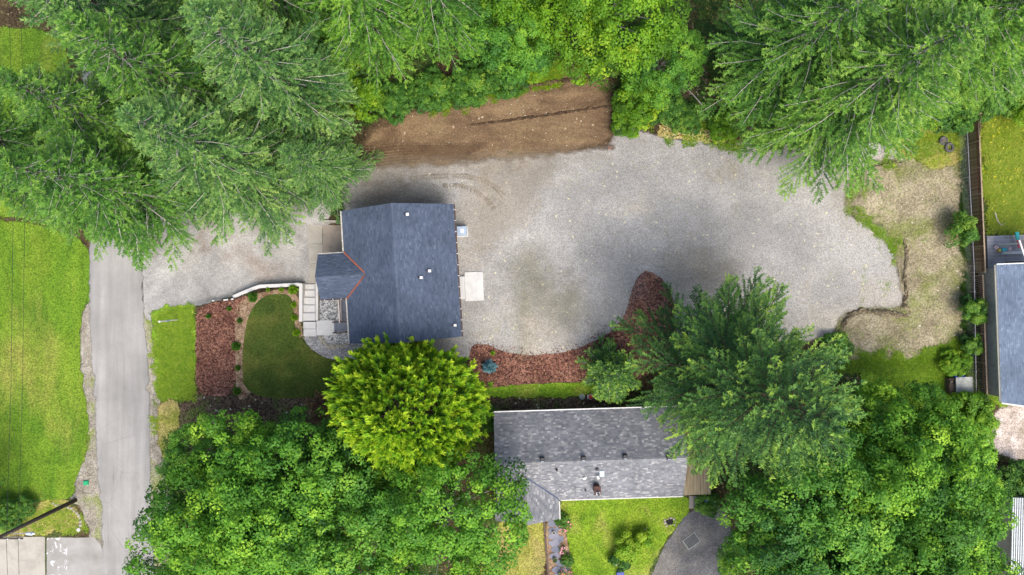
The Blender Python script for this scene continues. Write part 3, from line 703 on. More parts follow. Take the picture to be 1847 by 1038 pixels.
PO = empty('porch', on(612, 575), h1r, 'small grey porch steps with pale and dark wood railings', 'porch'); so = PO.location
def lp(x, y, z):   # house-1 local -> porch local
    return Vector((x, y, z)) + Vector(((h1c - so).x * math.cos(h1r) + (h1c - so).y * math.sin(h1r), -(h1c - so).x * math.sin(h1r) + (h1c - so).y * math.cos(h1r), -so.z))
ys0, ys1 = -4.68, -3.9
xa = loc1(603, 590, .3)[0]; y_a = loc1(610, 598.5, .3)[1]; y_b = loc1(610, 582, .3)[1]
for i in range(3):
    m = MB(); x0 = xa + i * .36; m.box(lp((x0 + (-A1 + .38)) / 2, (y_a + y_b) / 2, .1 + .09 * (i + 1)), (-A1 + .38 - x0, y_b - y_a, .2 + .18 * (i + 1) - .02 * 0), bev=.01); m.build('step', M_greyp, PO)
x_r = loc1(616, 560, .6)[0]; y_t = loc1(616, 538, .6)[1]
m = MB(); m.box(lp((x_r - .05 + (-A1 + .38)) / 2, (y_b + y_t) / 2 + .03, .5), (-A1 + .38 - x_r + .05, y_t - y_b - .1, .12)); m.build('porch_floor', M_greyp, PO)
for z, w in ((1.55, .1), (.72, .07)):
    m = MB(); m.box(lp(x_r, (y_b + y_t) / 2, z), (w, y_t - y_b, .06)); m.build('rail', M_pinkw, PO)
src = None
for i in range(13):
    p = lp(x_r, y_b + .1 + (y_t - y_b - .2) * i / 12, 1.13)
    if src is None:
        m = MB(); m.box((0, 0, 0), (.04, .04, .78)); src = m.build('baluster', M_pinkw, PO); src.location = p
    else: inst(src, PO, p)
for yy in (y_a - .06, y_b + .06):
    m = MB(); m.tube([lp(xa + .05, yy, 1.0), lp(xa + .5, yy, 1.25), lp(-A1 + .38, yy, 1.45)], .045, 6); m.build('handrail', M_brownw, PO)
    for xx, zz in ((xa + .06, 1.02), (-A1 + .32, 1.45)):
        m = MB(); m.box(lp(xx, yy, zz / 2 + .02), (.1, .1, zz)); m.build('post', M_brownw if xx < -5.2 else M_pinkw, PO)

PT = empty('patio', on(851, 517), h1r * .6, 'pale concrete back patio slab with a lower step by the gravel', 'patio')
m = MB(); m.box((.22, 0, .02), (1.65, 2.6, .16), bev=.015); m.build('slab', M_conc, PT)
m = MB(); m.box((-1.0, -.1, .12), (.76, 2.05, .3), bev=.015); m.build('step', M_conc, PT)
HV = empty('heat_pump', on(834, 418), h1r, 'blue grey heat pump unit on a pad against the new house', 'heat pump')
m = MB(); m.box((0, 0, .04), (1.0, 1.0, .12), bev=.01); m.build('pad', M_conc, HV)
m = MB(); m.box((0, 0, .55), (.84, .8, .86), bev=.04); m.build('case', M_bluegrey, HV)
m = MB(); m.box((0.05, -.02, .99), (.28, .34, .02), bev=.006); m.build('lid_plate', M_white, HV)
RE = empty('rock_edging', on(603, 617), 0, 'row of rough tan rocks edging the small stone bed', 'rocks')
rr = random.Random(5)
def rockmesh(r, rnd, n=10):
    import bmesh
    bm = bmesh.new(); bmesh.ops.create_icosphere(bm, subdivisions=2, radius=1)
    k = [Vector((rnd.uniform(-1, 1), rnd.uniform(-1, 1), rnd.uniform(-.6, 1))).normalized() for _ in range(9)]
    dd = [rnd.uniform(.62, .9) for _ in k]
    for vv in bm.verts:
        for a, d in zip(k, dd):
            s = vv.co.dot(a)
            if s > d: vv.co -= a * (s - d)
        vv.co = Vector((vv.co.x * r[0], vv.co.y * r[1], vv.co.z * r[2]))
    me = bpy.data.meshes.new('rock'); bm.to_mesh(me); bm.free(); return me
rockm = [rockmesh((.34, .28, .2), rr) for _ in range(4)]
for me in rockm: me.materials.append(M_rock)
def rock(px, py, s, parent, name='stone'):
    o = bpy.data.objects.new(name, rr.choice(rockm)); col.objects.link(o); o.parent = parent
    c = on(px, py, .04); o.location = c - (parent.location if parent else Vector()); o.rotation_euler = (rr.uniform(-.2, .2), rr.uniform(-.2, .2), rr.uniform(0, 6)); o.scale = (s, s * rr.uniform(.8, 1.2), s * .9)
    return o
for (px, py, s) in ((578, 609, .8), (583, 615, .9), (580, 620, .6), (590, 624, .9), (596, 626, 1), (603, 626, 1), (610, 624, 1), (616, 624, .95), (622, 622, .9), (627, 619, .7), (588, 619, .6)):
    rock(px, py, s * .85, RE)

# ---- the older house with the weathered shingles
A2, B2, ZE2, ZR2 = 8.05, 3.85, 2.7, 4.9
h2c = Vector((6.6, -14.38, 0)); h2r = math.radians(1.8)
H2 = empty('house', h2c, h2r, 'older low house with mottled grey shingles and a brown chimney', 'house')
m2 = (ZR2 - ZE2) / B2; sl2 = math.hypot(B2, ZR2 - ZE2)
def loc2(px, py, h):
    x, y = P(px, py, h); x -= h2c.x; y -= h2c.y
    c, s = math.cos(h2r), math.sin(h2r); return x * c + y * s, -x * s + y * c
def roof2(px, py):
    h = 3.5
    for _ in range(12):
        x, y = loc2(px, py, h); h = ZE2 + (B2 - abs(y)) * m2
    return x, y, h
m = MB(); i_ = .4
m.add([(-A2 + i_, -B2 + i_, -.3), (-A2 + i_, B2 - i_, -.3), (-A2 + i_, B2 - i_, ZE2 + .1), (-A2 + i_, 0, ZR2 - .2), (-A2 + i_, -B2 + i_, ZE2 + .1),
       (A2 - i_, -B2 + i_, -.3), (A2 - i_, B2 - i_, -.3), (A2 - i_, B2 - i_, ZE2 + .1), (A2 - i_, 0, ZR2 - .2), (A2 - i_, -B2 + i_, ZE2 + .1)],
      [[4, 3, 2, 1, 0], [5, 6, 7, 8, 9], [1, 2, 7, 6], [0, 5, 9, 4]])
m.build('wall', M_siding2, H2)
xe, yw = loc2(1009, 936, ZE2)      # wing: east eave and south end
wz = 1.31; whw = 2.75; xr = xe - whw; mw = wz / whw; slw = math.hypot(whw, wz); zw = ZE2 + wz
yj = -B2 + wz / m2                 # where the wing ridge meets the main slope
roof = MB()
roof.add(*slab([(-A2, B2, ZE2), (-A2, 0, ZR2), (A2, 0, ZR2), (A2, B2, ZE2)], .12))
roof.add(*slab([(-A2, -B2, ZE2), (A2, -B2, ZE2), (A2, 0, ZR2), (-A2, 0, ZR2)], .12))
roof.add(*slab([(xe, yw, ZE2), (xe, -B2, ZE2), (xr, yj, zw), (xr, yw, zw)], .1))
roof.add(*slab([(xr - whw, yw, ZE2), (xr, yw, zw), (xr, yj, zw), (xr - whw, -B2, ZE2)], .1))
R2 = roof.build('roof', M_deckw, H2)
def tint2(r, x, k):
    t_ = r.random()
    return r.uniform(.3, .55) if t_ < .52 else (r.uniform(.05, .3) if t_ < .72 else r.uniform(.6, 1.0))
rect2 = [(0, 0), (2 * A2, 0), (2 * A2, sl2), (0, sl2)]
TB = (.14, .38)
shingles(R2, (-A2, B2, ZE2), (1, 0, 0), (0, -B2, ZR2 - ZE2), rect2, M_sh2, tint2, .15, TB, 21)
shingles(R2, (-A2, -B2, ZE2), (1, 0, 0), (0, B2, ZR2 - ZE2), rect2, M_sh2, tint2, .15, TB, 22)
ly = -B2 - yw
shingles(R2, (xe, yw, ZE2 + .012), (0, 1, 0), (-whw, 0, wz), [(0, 0), (ly, 0), (yj - yw, slw), (0, slw)], M_sh2, tint2, .15, TB, 23)
shingles(R2, (xr - whw, yw, ZE2 + .012), (0, 1, 0), (whw, 0, wz), [(0, 0), (ly, 0), (yj - yw, slw), (0, slw)], M_sh2, tint2, .15, TB, 24)
def ridge_caps(a, b, slope, axis, mat, parent, n, seed):
    m = MB(); a = Vector(a); b = Vector(b); d = (b - a) / n
    side = Vector((0, .16, 0)) if axis == 'x' else Vector((.16, 0, 0))
    rn = random.Random(seed); A_ = []
    for i in range(n):
        p = a + d * i; q = p + d * 1.15
        for s in (-1, 1):
            dn = Vector((0, 0, -.16 * slope)); up = Vector((0, 0, .05))
            f = [p + up, q + up - Vector((0, 0, .014)), q + up + side * s + dn - Vector((0, 0, .014)), p + up + side * s + dn]
            nn = (f[1] - f[0]).cross(f[2] - f[0]).z
            m.add(f, [[0, 1, 2, 3] if nn > 0 else [3, 2, 1, 0]])
        tv = rn.uniform(.3, .75); A_ += [tv, tv]
    o = m.build('ridge_cap', mat, parent); o.data.attributes.new('tint', 'FLOAT', 'FACE').data.foreach_set('value', np.array(A_, np.float32))
ridge_caps((-A2, 0, ZR2), (A2, 0, ZR2), m2, 'x', M_sh2, R2, 52, 3)
ridge_caps((xr, yw, zw), (xr, yj, zw), mw, 'y', M_sh2, R2, 12, 4)
m = MB(); m.box((0, B2 + .05, ZE2 - .06), (2 * A2, .1, .16)); m.build('fascia', M_white, H2)
m = MB(); m.box(((xe + A2) / 2 + .08, -B2 - .05, ZE2 - .07), (A2 - xe - .16, .09, .12)); m.build('gutter', M_gutter, H2)
m = MB(); m.box((xe + .05, (yw - B2) / 2 - .1, ZE2 - .07), (.09, -B2 - yw - .1, .12)); m.build('gutter', M_gutter, H2)
m = MB(); m.box((xr, (yw + -B2) / 2 + .2, 1.1), (2 * whw - .8, -B2 - yw + .2, 2.9)); m.build('wing_wall', M_siding2, H2)
M_flash = plain('valley_metal_blue', (.07, .085, .14), .4, metal=.4)
for e in (1, -1):
    a = Vector((xr + e * whw, -B2, ZE2)); b = Vector((xr, yj, zw)); up = Vector((0, 0, .045)); off = Vector((0, .17, .097))
    m = MB(); m.add([a + up, b + up, b + up + off, a + up + off], [[0, 1, 2, 3] if e < 0 else [3, 2, 1, 0]]); m.build('valley_flashing', M_flash if e > 0 else M_brownm, R2)
for (px, py) in ((978, 829), (1052, 827), (1127, 824), (1206, 825)):
    x, y, z = roof2(px, py)
    m = MB(); m.box((x, y, z + .05), (.42, .42, .05)); m.box((x, y + .02, z + .15), (.36, .34, .2), bev=.03); vo = m.build('roof_vent', M_black, H2)
    k = MB(); k.box((x, y - .13, z + .255), (.22, .05, .02)); k.build('hood_edge', M_bluegrey, vo)
x, y, z = loc2(943, 905, 3.3) + (3.25,)
m = MB(); m.box((x, y, z + .12), (.36, .36, .3), bev=.03); m.build('roof_vent', M_black, H2)
for (px, py, r, h, mt) in ((1004, 847, .07, .45, M_black), (1077, 846, .1, .3, M_black), (1054, 862, .1, .3, M_white), (1056, 884, .06, .3, M_black)):
    x, y, z = roof2(px, py); m = MB(); m.lathe((x, y, z), [(r * 1.9, .0), (r * 1.7, .03), (r, .06), (r, h), (r * .7, h)], 10); m.build('vent_pipe', mt, H2)
x, y, z = roof2(1085, 854); m = MB(); m.box((x, y, z + .1), (.42, .5, .26), bev=.04); m.build('roof_fan', plain('fan_pale_blue', (.5, .58, .62), .35), H2)
x, y, z = roof2(1077, 860); m = MB(); m.tube([(x - .25, y - .35, z - .05), (x, y, z + .5)], .025, 6); ao = m.build('antenna_mast', M_metal, H2)
k = MB(); k.box((x + .02, y + .05, z + .5), (.18, .3, .06), .5, .02); k.build('antenna_head', M_white, ao)
x, y, z = roof2(1074, 879)
M_brick = plain('chimney_brick', (.13, .062, .045), .85, var=.3, scale=6)
m = MB(); m.box((x + .05, y, z + .35), (.5, .62, 1.3), bev=.02); ch = m.build('chimney', M_brick, H2)
k = MB(); k.box((x + .05, y, z + 1.03), (.58, .7, .06), bev=.01); k.build('chimney_cap', plain('cap_dark', (.10, .05, .04), .8), ch)
k = MB(); k.box((x + .08, y - .2, z + 1.13), (.34, .24, .14), bev=.02); k.build('flue_guard', M_white, ch)
k = MB(); k.tube([(x + .1, y - .22, z + 1.1), (x + .1, y - .22, z + 1.45)], .11, 10); k.build('flue', M_black, ch)
for (c, w, h, ax) in (((2.0, -B2 + .37, 1.4), 1.8, 1.2, 'y'), ((5.8, -B2 + .37, 1.4), 1.4, 1.1, 'y'), ((-2, B2 - .37, 1.5), 1.2, .9, 'y'), ((3, B2 - .37, 1.5), 1.2, .9, 'y')):
    window(H2, c, w, h, ax)
dr = MB(); dr.box((-.3, -B2 + .37, 1.0), (.95, .08, 2.05)); dr.build('door', M_brownw, H2)

# lean-to roof and things at the end of the older house
M_ply = None
t = NT('weathered_board_roof'); v = t.pos((6, .4, 1), (0, 0, -.03))
cc = t.ramp(t.noise(1.5, 6, .65, v), [(.3, (.16, .13, .085)), (.5, (.25, .205, .13)), (.72, (.33, .28, .19))]); M_ply = t.done(t.bsdf(cc, .9, t.bump(t.noise(3, 4, .6, v), .4, .02)))
CP = empty('lean_to', h2c, h2r, 'tan weathered board lean-to at the end of the older house', 'lean-to')
bx0 = A2 + .08; bw = (loc2(1281, 850, 2.5)[0] - bx0) / 8
for i in range(8):
    m = MB(); m.box((bx0 + (i + .5) * bw, -.7, 2.52 - .012 * i + .006 * (i % 2)), (bw - .018, 6.3, .04)); m.build('roof_board', M_ply, CP)
for xx in (bx0 + .2, bx0 + 8 * bw - .15):
    for yy in (-3.7, 2.2):
        m = MB(); m.box((xx, yy, 1.15), (.1, .1, 2.6)); m.build('post', M_brownw, CP)
BB = empty('utility_box', on(1276, 902), h2r, 'pale blue plastic box beside the lean-to of the older house', 'box')
m = MB(); m.box((0, 0, .45), (.9, .68, .9), bev=.07); m.build('case', M_bluegrey, BB)
m = MB(); m.box((0, 0, .93), (.94, .72, .06), bev=.025); m.build('lid', plain('lid_blue', (.25, .36, .58), .4), BB)
for s in (-.16, .16):
    m = MB(); m.box((s, -.02, .97), (.1, .34, .03), bev=.01); m.build('lid_rib', M_bluegrey, BB)
CS = MB(); pxbox(CS, 1243, 895, 1259, 918, -.1, .06, bev=.01); o = CS.build('concrete_step', concretemat('concrete_dark', (.24, .22, .19)), None); tag(o, 'grey concrete step slab by the pale blue box', 'step')

# ---- the blue roofed house at the right edge
H3 = empty('house', (*P(1797, 478, 2.9), 0), math.radians(2.1), 'blue grey roofed house cut off by the right edge', 'house')
L3, W3 = 12.0, 9.0; rz3 = 1.4
m = MB(); m.box((W3 / 2, -L3 / 2 + .1, 1.2), (W3 - .8, L3 - .8, 3.1)); m.build('wall', M_siding2, H3)
roof = MB(); roof.add(*slab([(0, 0, 2.9), (0, -L3 + .15, 2.9), (W3 / 2, -L3 - .55, 2.9 + rz3), (W3 / 2, 0, 2.9 + rz3)], .12)); roof.add(*slab([(W3, -L3, 2.9), (W3, 0, 2.9), (W3 / 2, 0, 2.9 + rz3), (W3 / 2, -L3 - .55, 2.9 + rz3)], .12))
R3 = roof.build('roof', M_deckw, H3)
sl3 = math.hypot(W3 / 2, rz3)
shingles(R3, (0, 0, 2.9), (0, -1, 0), (W3 / 2, 0, rz3), [(0, 0), (L3 - .15, 0), (L3 + .55, sl3), (0, sl3)], M_sh3, tint1, .15, seed=31)
shingles(R3, (W3, 0, 2.9), (0, -1, 0), (-W3 / 2, 0, rz3), [(0, 0), (L3, 0), (L3 + .55, sl3), (0, sl3)], M_sh3, tint1, .15, seed=32)
for y in (.05,):
    m = MB(); m.add([(0, y + .05, 2.94), (W3 / 2, y + .05, 2.94 + rz3), (W3 / 2, y - .05, 2.94 + rz3), (0, y - .05, 2.94), (0, y + .05, 2.8), (W3 / 2, y + .05, 2.8 + rz3)], [[3, 2, 1, 0], [0, 1, 5, 4]]); m.build('rake_board', M_white, H3)
m = MB(); m.add([(0, -L3 + .16, 2.95), (W3 / 2, -L3 - .53, 2.95 + rz3), (W3 / 2, -L3 - .65, 2.95 + rz3), (0, -L3 + .04, 2.95), (0, -L3 + .04, 2.78), (W3 / 2, -L3 - .65, 2.78 + rz3)], [[0, 3, 2, 1], [3, 4, 5, 2]]); m.build('rake_board', M_white, H3)
gutter(H3, (0, 0, 2.9), (0, -L3 + .2, 2.9), M_gutter, (-1, 0, 0))
# upper roof seen past the deck
m = MB(); ux, uy = 1.0, 1.6
m.add(*slab([(1.55, 2.0, 3.6), (2.3, -.6, 3.6), (5.2, -.4, 4.4), (5.2, 2.2, 4.4)], .14)); o = m.build('upper_roof', plain('roof_dark_brown', (.09, .08, .085), .9), H3)
m = MB(); m.tube([(1.5, 2.02, 3.64), (2.27, -.62, 3.64)], .07, 6); m.build('roof_trim', M_white, o)
for xx, yy in ((1.75, 1.75), (2.3, -.3)):
    m = MB(); m.box((xx, yy, 1.75), (.12, .12, 3.5)); m.build('roof_post', M_white, o)

# ---- deck with toys
M_dk = [plain('deck_board', (.40, .39, .41), .7, var=.2, scale=2), plain('deck_board_worn', (.35, .34, .36), .7, var=.2, scale=2)]
DK = empty('deck', on(1812, 455), math.radians(2.1), 'grey board deck beside the blue roofed house', 'deck')
for i in range(20):
    y = 1.4 - i * .158; m = MB(); x0 = -1.75 if i < 14 else -1.75 + 0 * i; L = 4.6 if y > -.9 else 1.6
    m.box((x0 + L / 2, y, .3), (L, .146, .05)); m.build('board', M_dk[i % 2], DK)
m = MB(); m.box((-1.7, -.02, .13), (.08, 3.1, .28)); m.build('rim_board', M_dk[1], DK)
PB = empty('bench', on(1813, 457, .33), math.radians(1), 'white bench holding toys on the grey deck', 'bench')
m = MB(); m.box((.25, 0, .42), (2.1, .26, .06), bev=.01); m.build('seat', M_white, PB)
for xx in (-.7, 1.2):
    m = MB(); m.box((xx, 0, .19), (.08, .22, .40)); m.build('leg', M_white, PB)
def smallbox(name, px, py, z, d, c, label, cat, rz=.1, lid=None):
    e = empty(name, (*P(px, py, z), z), rz, label, cat)
    m = MB(); m.box((0, 0, d[2] / 2), d, bev=min(d) * .15); m.build('body', plain(name + '_paint', c, .4, var=.08), e)
    m = MB(); m.box((0, 0, d[2] + .012), (d[0] * .8, d[1] * .7, .03), bev=.008); m.build('top', plain(name + '_top_paint', lid or tuple(min(1, x * 1.2) for x in c), .4, var=.08), e)
    return e
smallbox('toy_bin', 1808, 451, .8, (.5, .3, .3), (.05, .36, .42), 'teal toy bin on the white bench', 'toy bin')
smallbox('toy_bag', 1800, 452, .8, (.24, .26, .25), (.5, .36, .05), 'mustard yellow toy bag at the end of the bench', 'toy', .4)
smallbox('toy_case', 1819, 450, .8, (.36, .34, .2), (.62, .42, .42), 'pale pink toy case on the white bench', 'toy', .2)
e = empty('toy_ring', (*P(1796, 447, .8), .8), 0, 'small white and pink ring toy at the corner of the bench', 'toy')
m = MB(); m.tube([(math.cos(a) * .14, math.sin(a) * .1, .05) for a in np.linspace(0, 6.2, 13)], .04, 6); m.build('ring', plain('toy_white_pink', (.8, .55, .55), .4), e)
e = empty('play_slide', (*P(1834, 435, .6), .33), .15, 'turquoise and coral play slide on the deck', 'slide')
m = MB(); m.box((0, .45, .45), (.34, .7, .1), bev=.03); m.build('slide_top', plain('slide_turquoise', (.06, .55, .5), .35), e)
m = MB(); m.box((.08, -.28, .42), (.36, .7, .1), bev=.03); m.build('slide_chute', plain('slide_coral', (.8, .14, .16), .35), e)
m = MB(); m.box((-.1, .6, .2), (.08, .08, .4)); m.box((.1, .6, .2), (.08, .08, .4)); m.build('slide_leg', plain('slide_yellow', (.7, .5, .05), .4), e)

# ------------------------------------------------------------------ fences
M_fw = [plain('fence_board_a', (.24, .175, .12), .85, var=.3, scale=2), plain('fence_board_b', (.30, .225, .155), .85, var=.3, scale=2), plain('fence_board_c', (.19, .13, .085), .85, var=.3, scale=2)]
M_frail = plain('fence_rail_red', (.16, .075, .045), .85, var=.3)
def wood_fence(p0, p1, label, height=1.8, pitch=.155, bw=.14, mats=None, gap2=False, seed=1):
    A = on(*p0); B = on(*p1); L = (B - A).length; ang = math.atan2(B.y - A.y, B.x - A.x)
    e = empty('wood_fence', A, ang, label, 'fence'); rn = random.Random(seed); meshes = []
    for mt in mats:
        m = MB(); m.box((0, 0, 0), (bw, .022, height)); o = m.build('picket', mt, e); meshes.append(o.data); bpy.data.objects.remove(o)
    n = int(L / pitch)
    for i in range(n):
        o = bpy.data.objects.new('picket', rn.choice(meshes)); col.objects.link(o); o.parent = e
        x = (i + .5) * pitch; z = float(Hgt(A.x + math.cos(ang) * x, A.y + math.sin(ang) * x)) - A.z
        o.location = (x, -.01, z + height / 2 + rn.uniform(-.03, .03)); o.rotation_euler = (rn.uniform(-.012, .012), rn.uniform(-.01, .01), 0)
    np_ = max(2, int(round(L / 2.44)) + 1)
    for i in range(np_):
        x = L * i / (np_ - 1); z = float(Hgt(A.x + math.cos(ang) * x, A.y + math.sin(ang) * x)) - A.z
        m = MB(); m.box((x, .065, z + height / 2 + .04), (.1, .1, height + .16)); m.build('post', M_fw[1], e)
        if i < np_ - 1:
            for zz in (.35, height - .25):
                m = MB(); m.box((x + L / (np_ - 1) / 2, .06, z + zz), (L / (np_ - 1) - .1, .045, .09)); m.build('rail', M_frail, e)
    m = MB(); m.box((L / 2, .0, height + .05), (L, .12, .035)); m.build('cap_rail', M_fw[1], e)
    return e
wood_fence((1752, 492), (1740, 216), 'brown wooden picket fence along the tall meadow grass', 1.8, mats=M_fw, seed=3)
M_fd = [plain('old_board_a', (.15, .125, .10), .9, var=.3, scale=2), plain('old_board_b', (.20, .17, .14), .9, var=.3, scale=2)]
wood_fence((1762, 806), (1751, 498), 'darker old slatted fence beside the blue roofed house', 1.55, .2, .12, M_fd, seed=4)
# chain link
CL = empty('chain_link_fence', (0, 0, 0), 0, 'chain link fence with a pale top rail along the dirt pad', 'fence')
clp = [(*P(1742, 232, 1.2),), (*P(1746, 320, 1.2),), (*P(1754, 480, 1.2),), (*P(1758, 620, 1.2),), (*P(1762, 770, 1.2),)]
clz = [float(Hgt(*p)) for p in clp]
m = MB(); m.tube([(p[0], p[1], z + 1.2) for p, z in zip(clp, clz)], .03, 6); m.build('top_rail', M_metal, CL)
wm = MB()
for k in range(4):
    a = Vector((*clp[k], clz[k])); b = Vector((*clp[k + 1], clz[k + 1])); n = max(1, round((b - a).length / 2.6))
    for i in range(n + (k == 3)):
        p = a.lerp(b, i / n); q = MB(); q.tube([p + Vector((0, 0, -.1)), p + Vector((0, 0, 1.26))], .03, 6); q.build('post', M_metal, CL)
    nn = int((b - a).length / .16); d = (b - a) / nn
    for i in range(nn):
        for s in (0, 1):
            for lv in range(7):
                z0 = .02 + lv * .165; p = a + d * (i + s); q = a + d * (i + 1 - s)
                wm.v += [tuple(p + Vector((-.004, 0, z0))), tuple(p + Vector((.004, 0, z0))), tuple(q + Vector((.004, 0, z0 + .165))), tuple(q + Vector((-.004, 0, z0 + .165)))]
                j = len(wm.v); wm.f.append([j - 4, j - 3, j - 2, j - 1])
o = wm.build('wire_mesh', M_metal, CL); o['kind'] = 'stuff'
# ------------------------------------------------------------------ trees and plants
UP = np.array([0, 0, 1.0])
def nrm(a): return a / (np.linalg.norm(a, axis=-1, keepdims=True) + 1e-9)

def tube_np(P0, R0, n=5):
    """list of (points k x 3, radii k) -> verts, quads"""
    V, F, b = [], [], 0
    ang = np.arange(n) * 2 * np.pi / n
    for pts, rad in zip(P0, R0):
        t = nrm(np.gradient(pts, axis=0)); ref = np.where(np.abs(t[:, 2:3]) > .9, np.array([[1.0, 0, 0]]), UP[None])
        u = nrm(np.cross(t, ref)); w = np.cross(t, u)
        ring = pts[:, None] + (u[:, None] * np.cos(ang)[None, :, None] + w[:, None] * np.sin(ang)[None, :, None]) * np.asarray(rad)[:, None, None]
        k = len(pts); V.append(ring.reshape(-1, 3))
        i = np.arange(k - 1)[:, None] * n + np.arange(n)[None]; j = np.arange(k - 1)[:, None] * n + (np.arange(n)[None] + 1) % n
        F.append((np.stack([i, j, j + n, i + n], -1) + b).reshape(-1, 4)); b += k * n
    return np.concatenate(V), np.concatenate(F)

def blades_to_mesh(B, D, W, L):
    """triangles: base centre B, direction D, half-width vector W, length L"""
    v = np.stack([B - W, B + W, B + D * L[:, None]], 1)
    return v.reshape(-1, 3), np.arange(len(B) * 3).reshape(-1, 3)

def conifer(seed, Ht, hb, R, nb, p=.85, droop=.22, up=.55, blade=.21, bw=.05, spc=.40, tint=(.5, .16), tip=.32, bare=.14, ang=37, lift=(-.12, .22), bright_top=0.0):
    rg = np.random.default_rng(seed)
    lean = rg.normal(0, .012, 2); tint = (tint[0] - .05, tint[1] * 1.15)
    def axis(z): return np.stack([lean[0] * z + .1 * np.sin(z * .35 + seed), lean[1] * z + .1 * np.cos(z * .3 + seed), z], -1)
    BB, DD, WW, LL, TT = [], [], [], [], []
    limb_p, limb_r = [], []
    nb = int(nb * 1.25); us = np.sort((np.arange(nb) + rg.random(nb)) / nb) ** .8
    for i, u in enumerate(us):
        z0 = hb + (Ht - .4 - hb) * u; az = i * 2.39996 + rg.normal(0, .35)
        L = (R * (1 - u) ** p + .35) * rg.uniform(.7, 1.15)
        if u < .12: L *= rg.uniform(.6, 1.0)
        a = -.12 + up * u ** .8 + rg.normal(0, .08); b = droop * (1 - .6 * u) * rg.uniform(.7, 1.4)
        h = np.array([math.cos(az), math.sin(az), 0]); curl = rg.normal(0, .12)
        side0 = np.array([-h[1], h[0], 0])
        def pt(t): 
            t = np.asarray(t)[..., None]
            return axis(np.float64(z0)) + h * (L * t) + side0 * (curl * L * t ** 2) + UP * (L * (a * t - b * t ** 2 + .10 * t ** 4))
        tt = np.linspace(0, 1, 6); limb_p.append(pt(tt)); limb_r.append((.012 + .011 * L) * (1 - .85 * tt))
        J = max(3, int(L * (1 - bare) / spc)); t = bare + (1 - bare) * (np.arange(J) + rg.random(J) * .8) / J
        t = np.repeat(t, 2); sgn = np.tile([1.0, -1.0], J)
        N = len(t)
        base = pt(t); tan = nrm(pt(np.minimum(t + .02, 1.02)) - pt(t - .02)); sd = nrm(np.cross(tan, UP)) * sgn[:, None]
        l2 = np.clip(.46 * L * (1 - t) ** .7 + .32, .3, 2.3) * rg.uniform(.65, 1.15, N) * np.clip((t + .12) * 2.6, .35, 1)
        ph = np.radians(rg.normal(ang, 9, N)); ph = ph * (1 - .45 * t ** 3)
        d = nrm(tan * np.cos(ph)[:, None] + sd * np.sin(ph)[:, None] + UP * rg.uniform(lift[0], lift[1], N)[:, None])
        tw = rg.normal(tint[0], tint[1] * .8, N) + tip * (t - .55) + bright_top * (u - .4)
        br = rg.normal(0, tint[1] * .55)
        K = max(4, int(2.45 * blade / .21 / .105 * (.21 / blade) ** 2)); s = (np.arange(K) + .5) / K
        ML = 2.45; keep = s[None] * ML < l2[:, None]     # short twigs carry fewer needles
        pos = base[:, None] + d[:, None] * (s[None] * ML)[..., None] - UP * (.05 * (s * ML) ** 2)[None, :, None]
        sd2 = nrm(np.cross(d, UP))
        for sg in (1.0, -1.0):
            q = np.radians(rg.normal(46, 13, (N, K)))
            bd = nrm(d[:, None] * np.cos(q)[..., None] + sd2[:, None] * (sg * np.sin(q))[..., None] + rg.normal(0, .20, (N, K, 3)))
            bl = blade * rg.uniform(.65, 1.25, (N, K))
            wv = nrm(np.cross(bd, UP + rg.normal(0, .45, (N, K, 3)))) * (bw * rg.uniform(.8, 1.3, (N, K)))[..., None]
            m = keep & (rg.random((N, K)) < .93)
            BB.append(pos[m]); DD.append(bd[m]); WW.append(wv[m]); LL.append(bl[m])
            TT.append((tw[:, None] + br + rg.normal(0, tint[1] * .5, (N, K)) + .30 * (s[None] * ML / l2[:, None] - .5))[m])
        e = pt(np.ones(3)); BB.append(e); dd = nrm(tan[-3:] + rg.normal(0, .25, (3, 3))); DD.append(dd); WW.append(nrm(np.cross(dd, UP)) * bw); LL.append(np.full(3, blade)); TT.append(np.full(3, tint[0] + tip * .5))
    # leader
    zt = np.linspace(Ht - 1.6, Ht, 26); n = len(zt); a = rg.random(n) * 6.28
    dd = nrm(np.stack([np.cos(a), np.sin(a), np.full(n, .7)], -1)); BB.append(axis(zt)); DD.append(dd); WW.append(nrm(np.cross(dd, UP)) * bw); LL.append(np.full(n, .4)); TT.append(np.full(n, tint[0] + .1))
    V, F = blades_to_mesh(np.concatenate(BB), np.concatenate(DD), np.concatenate(WW), np.concatenate(LL))
    zt = np.linspace(-.6, Ht - .2, 14)
    tr = tube_np([axis(zt)], [(.05 + .0165 * Ht) * (1 - np.clip(zt, 0, None) / Ht * .95) * np.where(zt < .5, 1.25, 1)], 9)
    return (V, F, np.clip(np.concatenate(TT), 0, 1)), tr, tube_np(limb_p, limb_r, 4)

def leaf_quads(C, N, S, rg, ratio=.72, cup=.25):
    """kite shaped leaves at C facing N with size S"""
    n = len(C); r = nrm(rg.normal(0, 1, (n, 3))); T = nrm(np.cross(N, r)); B = np.cross(N, T)
    s = S[:, None]
    v = np.stack([C - T * s * .5, C + B * s * ratio * .5 + N * s * cup * .3 + T * s * .08, C + T * s * .62 - N * s * cup * .3, C - B * s * ratio * .5 + N * s * cup * .3 + T * s * .08], 1)
    return v.reshape(-1, 3), np.arange(n * 4).reshape(-1, 4)

